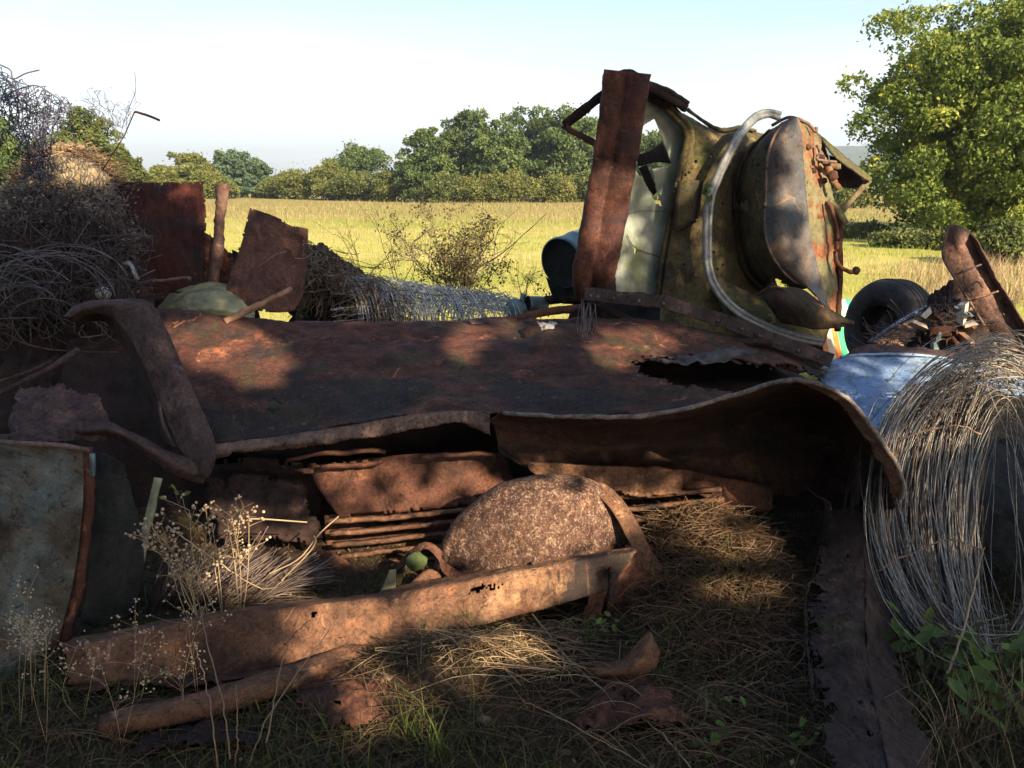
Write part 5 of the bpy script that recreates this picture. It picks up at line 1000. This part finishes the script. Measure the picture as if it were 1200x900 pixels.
# bottom grass, dead grass, roots
def mask_clear(px, py): return False
N = 30000; x = rng.uniform(-2.1, 2.3, N); y = 1.75+2.0*rng.uniform(0, 1, N)**1.3
pn = np.array([noise.noise(Vector((a*1.6, c*1.6, 2))) for a, c in zip(x, y)]); k = pn+rng.normal(0, .12, N) > -.3; x, y, pn = x[k], y[k], pn[k]; N = len(x)
right = np.clip((x-1.0), 0, 1)
h = rng.uniform(.02, .11, N)*(1+1.3*right)
V, Fc = blades(x, y, h, rng.uniform(.0010, .0024, N), rng.uniform(.3, 1.6, N), 5); var = np.clip(rng.uniform(0, .75, N), 0, 1)
stuff(mk('dead_grass', V, Fc, M['deadgrass'], None, False, var=np.repeat(var, 10), loc=(0, 0, 0)), 'matted dead grass on the shaded foreground ground', 'grass')
N = 7000; x = rng.uniform(-1.9, 2.0, N); y = 1.8+1.2*rng.uniform(0, 1, N); pn = np.array([noise.noise(Vector((a*2.3, c*2.3, 8))) for a, c in zip(x, y)]); k = pn > .08; x, y = x[k], y[k]; N = len(x)
V, Fc = blades(x, y, rng.uniform(.04, .13, N), rng.uniform(.0015, .003, N), rng.uniform(.2, 1.1, N), 5)
stuff(mk('green_grass', V, Fc, M['grass'], None, False, var=np.repeat(rng.uniform(0, 1, N), 10), loc=(0, 0, 0)), 'sparse green grass blades among the dead grass in the foreground', 'grass')
# straw under the beam: paler strands colour in the sun patch, darker ones shade
A = []; vv = []
for k in range(520):
    p = place(rng.normal(590, 55), rng.normal(765, 26)); d = np.array([rng.normal()*.08, rng.normal()*.05, 0]); lift = rng.uniform(.01, .05)
    A.append(cr([p-d+[0, 0, .01], p+[0, 0, lift], p+d+[0, 0, .012]], 6)); vv.append(rng.uniform(.2, 1))
for k in range(1100):
    p = place(rng.uniform(0, 1000), rng.uniform(760, 900)); d = np.array([rng.normal()*.07, rng.normal()*.05, 0]); lift = rng.uniform(.01, .04)
    A.append(cr([p-d+[0, 0, .008], p+[0, 0, lift], p+d+[0, 0, .01]], 6)); vv.append(rng.uniform(0, .3))
V, Fc = strands(np.array(A), .0016, 3); stuff(mk('fallen_straw', V, Fc, M['straw'], None, var=np.repeat(vv, 18), loc=(0, 0, 0)), 'loose fallen straw lying on the ground below the beam', 'straw')
# clods and stones
cl_ = []
for k in range(110):
    p = place(rng.uniform(330, 720), rng.uniform(735, 900)); s = .004+.018*rng.uniform()**3; b_ = bmesh.new(); bmesh.ops.create_icosphere(b_, subdivisions=2 if s > .02 else 1, radius=1)
    vs = np.array([list(v.co*(1+.75*noise.noise(v.co*1.5+Vector(p)*9))) for v in b_.verts])*s*np.array([1.2, 1, .7])+p+[0, 0, s*.15]; f = np.array([[v.index for v in q.verts] for q in b_.faces]); b_.free(); cl_.append((vs, f, rng.uniform()))
V, Fc, va = join(cl_); stuff(mk('soil_clods', V, Fc, plain('clods', (.06,.04,.025), (.2,.13,.08), 25, .95, 0, .6), None, True, loc=(0, 0, 0)), 'crumbly brown earth clods below the beam', 'soil')
# straw and rusted mesh mound at right
A = []; vv = []
for k in range(5200):
    x = rng.normal(.92, .30); y = rng.normal(3.0, .33)
    if not (.45 < x < 1.5 and 2.15 < y < 3.65) or PIX((x, y, gh(x, y)))[0] > 945: continue
    p = np.array([x, y, gh(x, y)+rng.uniform(-.01, .05)]); d = rng.normal(size=3)*np.array([.06, .06, .025]); A.append(cr([p-d, p+rng.normal(size=3)*.015, p+d], 6)); vv.append(np.clip(.1+.45*max(0, y-2.95)+rng.normal()*.15, 0, 1))
V, Fc = strands(np.array(A), .0014, 3); stuff(mk('hay_mat', V, Fc, M['straw'], None, var=np.repeat(vv, 18), loc=(0, 0, 0)), 'mound of matted hay and roots between the dome and the channel beam', 'hay')
# long dry stems crossing the foreground
for k, (a, lb) in enumerate([([(624,720,2.78),(668,775,2.5),(715,815,2.32),(770,855,2.15),(810,900,2.0)], 'long pale dry stalk slanting from the beam to the lower right'), ([(530,790,2.5),(600,815,2.35),(680,855,2.15),(760,900,2.0)], 'second long dry stalk low in the middle foreground'), ([(870,768,2.6),(915,800,2.5),(962,834,2.35)], 'broken dry stalk with pale tip left of the channel beam'),
  ([(710,610,2.0),(700,600,2.0)], None), ([(560,600,2),(560,600,2)], None), ([(270,890,2.0),(262,830,2.1),(240,740,2.3),(232,700,2.35)], 'thin upright stem in the lower left foreground'), ([(312,870,2.0),(330,780,2.2),(350,720,2.3)], 'thin stem leaning right in front of the beam'), ([(255,900,1.98),(245,820,2.1),(230,760,2.2)], 'bent thin stem before the bent pipe'), ([(290,900,2.0),(320,830,2.1),(385,740,2.3),(400,720,2.4)], 'fine green brown stem leaning right across the beam'), ([(275,900,2.0),(278,860,2.0),(276,800,2.05)], 'short dark stem at the bottom left'),
  ([(1110,790,2.3),(1130,735,2.4),(1146,670,2.5),(1154,642,2.5)], 'tall pale broken reed leaning in front of the wire coil'), ([(1070,720,2.6),(1100,775,2.4),(1130,790,2.4)], 'thin grey stem crossing the foot of the wire coil'), ([(1085,745,2.5),(1098,768,2.45),(1115,770,2.4),(1125,800,2.3)], 'crooked dry twig under the wire coil'),
  ([(196,616,2.8),(250,655,2.75),(310,690,2.7),(340,672,2.7)], 'long pale stem crossing the straw bundle')]):
    if lb is None: continue
    c = cr(W(a), 24); c += rng.normal(size=c.shape)*.0015; V, Fc = strands(np.array([c]), np.linspace(.0034, .0016, 24)[None]*(1.3 if k in (0, 10) else .8), 5); tag(mk('dry_stalk', V, Fc, M['straw'], None, var=np.full(len(V), .85 if k < 3 or k > 9 else .5)), lb, 'dry stalk')
A = []
for k in range(46):
    x = rng.uniform(640, 860); y = rng.uniform(790, 890); b0 = place(x, y); e = b0+np.array([rng.uniform(.1, .35), rng.normal()*.1-.06, rng.uniform(-.02, .03)]); m = (b0+e)/2+[0, 0, rng.uniform(.03, .1)]
    A.append(cr([b0, m, e+[0, 0, .02]], 12))
V, Fc = strands(np.array(A), .0012, 4); stuff(mk('grass_culms', V, Fc, M['straw'], None, var=np.repeat(rng.uniform(.1, .6, 46), 48), loc=(0, 0, 0)), 'arching dry grass stems in the lower centre', 'grass')
# rusty wire net fallen at the centre right
A = []
for k in range(70):
    p = np.array([rng.uniform(.55, 1.25), rng.uniform(2.2, 3.0), 0]); p[2] = gh(p[0], p[1])+.02; r0 = rng.uniform(.04, .16); ph = rng.uniform(0, 6)
    A.append([list(p+np.array([r0*math.cos(t+ph), r0*.7*math.sin(t+ph), .03+.03*math.sin(t*1.5)])) for t in np.linspace(0, rng.uniform(2, 5), 16)])
V, Fc = strands(np.array(A), .0013, 3); tag(mk('rusty_wire_tangle', V, Fc, M['rust_lip'], None), 'thin rusty wire loops tangled in the dark hay mound', 'wire')
# leafy plants
def leafy(name, base, n, sp, ls, label, mat, cat='plant', group=None, h=.1, vr=(.3, 1)):
    t = thing(name, label, cat, tuple(base), group); cc = np.array(base)+rng.normal(size=(n, 3))*np.array([sp, sp*.7, h*.4])+[0, 0, h]; cc[:, 2] = np.maximum(cc[:, 2], base[2]+.01)
    b_ = np.array([cr([np.array(base), (np.array(base)+c)/2+rng.normal(size=3)*.01, c], 6) for c in cc[:max(4, n//2)]]); V, Fc = strands(b_, .0016, 3); mk('stems', V, Fc, M['twig'], t, var=np.full(len(V), .5))
    # ovate leaves: six-sided, slightly folded
    m = len(cc); nn = rng.normal(size=(m, 3))*.5+[0, -.5, .9]; nn /= np.linalg.norm(nn, axis=1, keepdims=True); r_ = rng.normal(size=(m, 3)); a = np.cross(nn, r_); a /= np.linalg.norm(a, axis=1, keepdims=True); b2 = np.cross(nn, a); s = (ls*rng.uniform(.6, 1.3, m))[:, None]
    V = np.stack([cc-a*s, cc-a*s*.4-b2*s*.5+nn*s*.12, cc+a*s*.35-b2*s*.42+nn*s*.12, cc+a*s, cc+a*s*.35+b2*s*.42+nn*s*.12, cc-a*s*.4+b2*s*.5+nn*s*.12, cc-nn*s*.05], 1).reshape(-1, 3)
    fc = []; 
    for i in range(m): o_ = i*7; fc += [[o_+6, o_, o_+1, o_+1+0], ] if 0 else [[o_+6, o_+0, o_+1, o_+2], [o_+6, o_+2, o_+3, o_+4], [o_+6, o_+4, o_+5, o_+0]]
    mk('foliage', V, fc, mat, t, False, var=np.repeat(rng.uniform(*vr, m), 7))
nettle = leafmat('nettle', [(0, (.06,.035,.03)), (.25, (.12,.06,.03)), (.4, (.04,.07,.02)), (1, (.12,.19,.045))], .3)
for k, (px, py, n, lb) in enumerate([(1160,830,34,'broad leaved green weed with reddish leaves at the lower right'), (1110,815,26,'green bramble sprig left of the broad leaved weed'), (1195,815,30,'green weed cut by the right edge'), (1180,880,26,'low weed in the lower right corner'), (1075,790,14,'small bright green sprig beside the channel beam')]):
    leafy('weed', place(px, py)+[0, 0, .0], n, .075, .036, lb, nettle, 'weed', None, .13)
for k, (px, py, n, lb) in enumerate([(745,760,14,'small green ivy sprig growing under the torn beam flap'), (700,740,10,'thin green sprig left of the torn flap'), (842,845,9,'pale grey leaf sprig in the dark hay mound'), (830,880,14,'dark green leaves low in the middle right'), (945,885,16,'green leaves at the bottom beside the channel beam'), (210,590,6,'small yellow green leaves under the window frame')]):
    b0 = P(px, py, 2.7) if k in (0, 1) else P(px, py, 3.1) if k == 5 else place(px, py); leafy('ivy_sprig', b0, n, .03, .016, lb, nettle if k < 5 else LG['yellow'], 'ivy', None, .05, (.5, 1))
for k, (px, py, lb) in enumerate([(693,760,'upright green grass tuft below the torn flap'), (548,752,'bright green grass tuft on the sunlit straw'), (512,890,'dark green grass tuft at the bottom centre'), (480,870,'green tuft left of the bottom centre tuft'), (1150,880,'pale dry grass tuft at the bottom right'), (1180,860,'tall dry grass tuft near the right edge'), (1110,880,'dry grass tuft right of the channel beam')]):
    b0 = place(px, py); n = 34; xx_ = b0[0]+rng.normal(size=n)*.02; yy_ = b0[1]+rng.normal(size=n)*.02; hh = rng.uniform(.06, .16, n)*(1.6 if k > 3 else 1); V, Fc = blades(xx_, yy_, hh, rng.uniform(.0018, .0035, n), rng.uniform(.1, .7, n), 6)
    tag(mk('grass_tuft', V, Fc, M['grass'] if k < 4 else M['straw'], None, False, var=np.repeat(rng.uniform(.3, 1, n), 12)), lb, 'grass tuft')
N = 2600; x = rng.uniform(1.05, 2.2, N)*.0+rng.uniform(.95, 2.3, N); y = rng.uniform(1.75, 2.7, N)
k = x > .42*y+.1; x, y = x[k], y[k]; N = len(x); V, Fc = blades(x, y, rng.uniform(.08, .26, N), rng.uniform(.0012, .0028, N), rng.uniform(.2, 1.2, N), 5)
stuff(mk('dry_meadow', V, Fc, M['deadgrass'], None, False, var=np.repeat(rng.uniform(.2, 1, N), 10), loc=(0, 0, 0)), 'dry tangled grass in the lower right corner', 'grass')
# seeds and leaf litter on the roof
cc = []
rg_ = np.random.default_rng(8)
bpy.context.view_layer.update(); dg = bpy.context.evaluated_depsgraph_get()
for k in range(2600):
    px = rg_.uniform(230, 760); py = rg_.uniform(440, 510) if k % 4 else rg_.uniform(400, 510)
    o_ = Vector((0, 0, EYE)); d_ = (P(px, py, 3.)-o_).normalized(); ok, loc, nrm, _, ob, _ = S.ray_cast(dg, o_, d_)
    if ok and ob.name.startswith('roof'): cc.append(np.array(loc+nrm*.004*(1 if nrm.dot(d_) < 0 else -1)))
cc = np.array(cc); V, Fc = leaves(cc, .003, .6, np.array([[0, -.5, .8]])); stuff(mk('leaf_litter', V, Fc, M['straw'], None, False, var=np.repeat(rng.uniform(0, .35, len(cc)), 4), loc=(0, 0, 0)), 'tiny pale litter flakes scattered on the lower roof', 'litter')

# ---------------------------------------------------------------- shade trees behind the viewer
bpy.context.view_layer.update(); dg = bpy.context.evaluated_depsgraph_get()
LIT = [ # sunlit patches (cx, cy, rx, ry, strength) in reference pixels of the surfaces the gaps open onto
 (250,405,60,28,.9),(300,425,40,28,.95),(205,395,25,14,.8),(545,402,22,24,.85),(470,400,14,20,.5),(600,385,40,12,.8),(740,405,50,20,1),(730,420,30,10,.9),(660,385,20,12,.7),(430,395,16,12,.4),
 (440,500,28,7,.6),(400,512,26,6,.5),(400,540,55,12,.95),(540,536,45,9,.8),(440,575,60,30,.75),(520,575,60,25,.8),(480,640,100,22,.9),(740,600,120,24,.95),(420,620,60,20,.8),
 (640,540,50,22,.7),(700,545,45,18,.6),(780,545,40,22,.65),(840,560,40,25,.7),(870,540,40,22,.45),(985,475,20,22,.9),(1025,520,16,28,1),(1050,565,12,22,1),
 (620,610,68,48,1),(700,600,22,38,.9),(560,640,34,24,.8),(590,690,60,26,1),(500,700,40,30,1),(660,680,40,22,1),(710,660,30,16,.8),(400,740,62,34,.85),(360,770,26,14,.9),(450,730,20,30,.8),(540,725,70,22,.7),
 (500,648,34,20,.9),(290,660,70,45,.85),(340,620,40,28,.7),(240,610,34,30,.8),(280,610,24,26,.9),(190,630,34,24,.5),(210,770,16,18,.9),(215,795,12,20,.8),(330,705,40,14,.8),
 (580,760,60,20,.95),(430,820,36,50,.85),(480,840,34,36,.8),(540,800,40,24,.6),(640,840,30,30,.4),(250,860,40,20,.4),(900,760,30,30,.35),(640,770,26,14,.6),(400,850,20,30,.5),(690,740,16,22,.4),
 (810,630,40,20,.85),(870,640,36,18,.9),(860,690,50,18,.75),(900,630,20,20,.6),(790,600,30,20,.5),
 (1100,470,60,60,.95),(1150,440,70,40,.95),(1090,600,34,70,.85),(1180,620,24,80,.5),(1120,760,30,20,.3),(1160,820,50,30,.4),(1170,880,50,30,.35),
 (735,150,26,24,.35),(715,210,26,20,1),(700,262,28,30,.9),(700,320,28,18,.6),(680,350,20,12,.5),
 (780,150,24,24,.5),(755,265,26,34,.75),(735,310,24,20,.7),(808,190,14,34,1),(800,250,20,50,.7),(790,330,12,24,.5),(835,190,14,16,.6),(815,300,20,30,.25),(850,160,20,14,.7),
 (860,190,20,40,.6),(900,150,26,18,.9),(940,165,26,24,.9),(925,225,24,20,.85),(955,215,22,40,.95),(958,290,20,34,.85),(975,350,12,34,.5),(915,290,16,14,.6),(995,200,26,40,1),(835,300,12,50,.7),(860,350,30,16,.5),(880,320,24,20,.3),
 (655,285,26,18,.9),(1035,345,30,20,.5),(1060,360,14,24,.5),(1140,320,26,50,.9),(1170,370,30,34,.8),(1105,385,34,24,.85),(1050,390,26,14,.6),(985,385,22,34,1),(1000,425,26,10,.7),(1060,430,50,14,.4),(1070,470,60,26,.25),
 (225,230,20,18,.8),(190,220,30,6,.4),(238,280,8,30,.5),(262,260,8,40,.8),(330,275,30,14,.6),(340,320,14,30,.4),(255,305,20,14,.5),(250,350,40,12,.6),(85,192,70,24,1),(40,190,40,20,1),(460,350,90,30,.5),(500,340,70,16,.6),(400,320,30,20,.4),(415,365,20,12,.8),(540,290,70,50,.9),(310,352,20,12,.4),
 (100,495,30,14,.6),(70,480,20,10,.4),(20,560,30,30,.3),(40,620,40,30,.3),(80,120,90,60,1)]
def lit_at(px, py):
    s = 0
    for cx, cy, rx, ry, st in LIT:
        q = ((px-cx)/(rx*1.08+4))**2+((py-cy)/(ry*1.08+4))**2
        if q < 1.15: s = max(s, min(1, st*1.12)*(1 if q < .9 else (1.15-q)/.25))
    return s
hz_ = Vector((math.sin(SUN_AZ), -math.cos(SUN_AZ), 0)); pr = Vector((math.cos(SUN_AZ), math.sin(SUN_AZ), 0)); upv = SUNV.cross(pr)*-1
if upv.z < 0: upv = -upv
rg = np.random.default_rng(99); pts = []; C0 = Vector((.1, 4.2, .7))
NT = 210000
U = rg.uniform(-5.2, 5.2, NT); Wv = rg.uniform(-2.3, 3.3, NT); D = rg.uniform(6.2, 10.5, NT)
# crown gaps are shaped: leaves that would shade a LIT patch are dropped
pu = np.array([noise.noise(Vector((a*1.7, c*1.7, .3))) for a, c in zip(U, Wv)])
for i in range(NT):
    o_ = C0+SUNV*float(D[i])+pr*float(U[i])+upv*float(Wv[i])
    if o_.z < 2.6 or o_.y > 0: continue
    ok, loc, _, _, ob, _ = S.ray_cast(dg, o_, -SUNV)
    if not ok or loc.y > 7.2 or loc.y < -3: continue
    px, py = PIX(loc)
    if -80 < px < 1290 and 60 < py < 980:
        if rg.uniform() < lit_at(px, py)*1.04: continue
    pts.append(o_)
pts = np.array([list(p) for p in pts])
side = (pts-np.array(C0))@np.array(pr) < 0
shade_trees = []
for s, lb in ((side, 'leafy tree behind the viewer shading the left of the pile'), (~side, 'leafy tree behind the viewer shading the right of the pile')):
    q = pts[s]; c = q.mean(0); bx, by = c[0], c[1]; t = thing('shade_tree', lb, 'tree', (bx, by, gh(bx, by)), 'trees behind the viewer')
    V, Fc = leaves(q, .07); mk('crown', V, Fc, LG['oak'], t, False, var=np.repeat(rg.uniform(.2, 1, len(q)), 4))
    base = np.array([bx, by, gh(bx, by)]); rng = np.random.default_rng(4); V, Fc, va = limb_paths(base, c[2]+1.5, [(c, np.array([1.6, 1.6, 1.2])), (c+[1, .6, .5], np.array([1.2, 1.2, 1]))], 9, .13); mk('trunk', V, Fc, M['bark'], t)
# leaf litter on the near ground
rng = np.random.default_rng(31); N = 5200
lx = rng.uniform(-2.0, 2.2, N); ly = 1.75+1.9*rng.uniform(0, 1, N); cc = np.stack([lx, ly, ghv(lx, ly)+.008], 1)
V, Fc = leaves(cc, .011, .55, np.array([[0, 0, 1.]])); stuff(mk('leaf_litter', V, Fc, M['deadgrass'], None, False, var=np.repeat(rng.uniform(.1, 1, N), 4), loc=(0, 0, 0)), 'brown crumbs and dead leaves on the near ground', 'leaf litter')
# ---------------------------------------------------------------- unseen trees added behind and left of the viewer to hide part of the sky
for i, (x, y, h, wd, lb) in enumerate([(-8, -4, 8, 8, 'unseen leafy tree added left behind the viewer to hide sky'), (-5, -9, 9, 9, 'large unseen tree added behind the viewer to hide sky, left'), (-13, -10, 9, 10, 'outermost unseen tree added left behind the viewer to hide sky')]):
    tree('shade_tree', lb, (x, y, 0), h, wd, 'oak', 9000, .24, lobes=16, low=.05, group='trees behind the viewer', seed=500+i, clump=.13, cs=120)
# ---------------------------------------------------------------- air
hm = bpy.data.materials.new('air'); hm.use_nodes = True; nt = hm.node_tree; nt.nodes.remove(nt.nodes['Principled BSDF'])
pv = nt.nodes.new('ShaderNodeVolumePrincipled'); pv.inputs['Color'].default_value = (.72, .84, 1, 1); pv.inputs['Density'].default_value = .0004; pv.inputs['Anisotropy'].default_value = .2
nt.links.new(pv.outputs[0], nt.nodes['Material Output'].inputs['Volume'])
x0, x1, y0, y1, z0, z1 = -4500, 4500, -70, 3600, -8, 140
Vb = [(x, y, z) for x in (x0, x1) for y in (y0, y1) for z in (z0, z1)]
hz = mk('haze', Vb, [[0,1,3,2],[4,6,7,5],[0,4,5,1],[2,3,7,6],[0,2,6,4],[1,5,7,3]], hm, None, False, loc=(0, 0, 0)); stuff(hz, 'thin bluish summer haze in the air over the meadow', 'haze')
# ---------------------------------------------------------------- small pieces belong to the part that carries them
def under(root, part, names):
    ps = [o for o in root.children if o.name.split('.')[0] == part]
    if not ps: return
    for o in list(root.children):
        if o.name.split('.')[0] in names and o not in ps: o.parent = ps[0]
under(cab, 'door_pillar', ('pillar_cap',)); under(cab, 'window_glass', ('glass_crack',)); under(cab, 'side_wall', ('panel_groove', 'pressed_panel', 'drip_rail'))
under(cab, 'side_visor', ('visor_brace', 'visor_back')); under(cab, 'mirror_arm', ('arm_knuckle',)); under(cab, 'hanging_flap', ('flap_edge',)); under(cab, 'sun_visor', ('visor_bracket',)); under(cab, 'nose_corner', ('bolt_head', 'torn_bracket', 'hinge_rod'))
under(car, 'roof', ('roof_seam', 'roof_flange', 'torn_lining')); under(car, 'window_frame', ('frame_flange', 'frame_strip')); under(fen, 'fender_shell', ('rolled_lip', 'rim_edge', 'torn_skirt'))
under(ty, 'tyre_carcass', ('tread_groove',)); under(ps, 'post_face', ('stamping', 'post_edge')); under(ab, 'bar', ('rivet',))
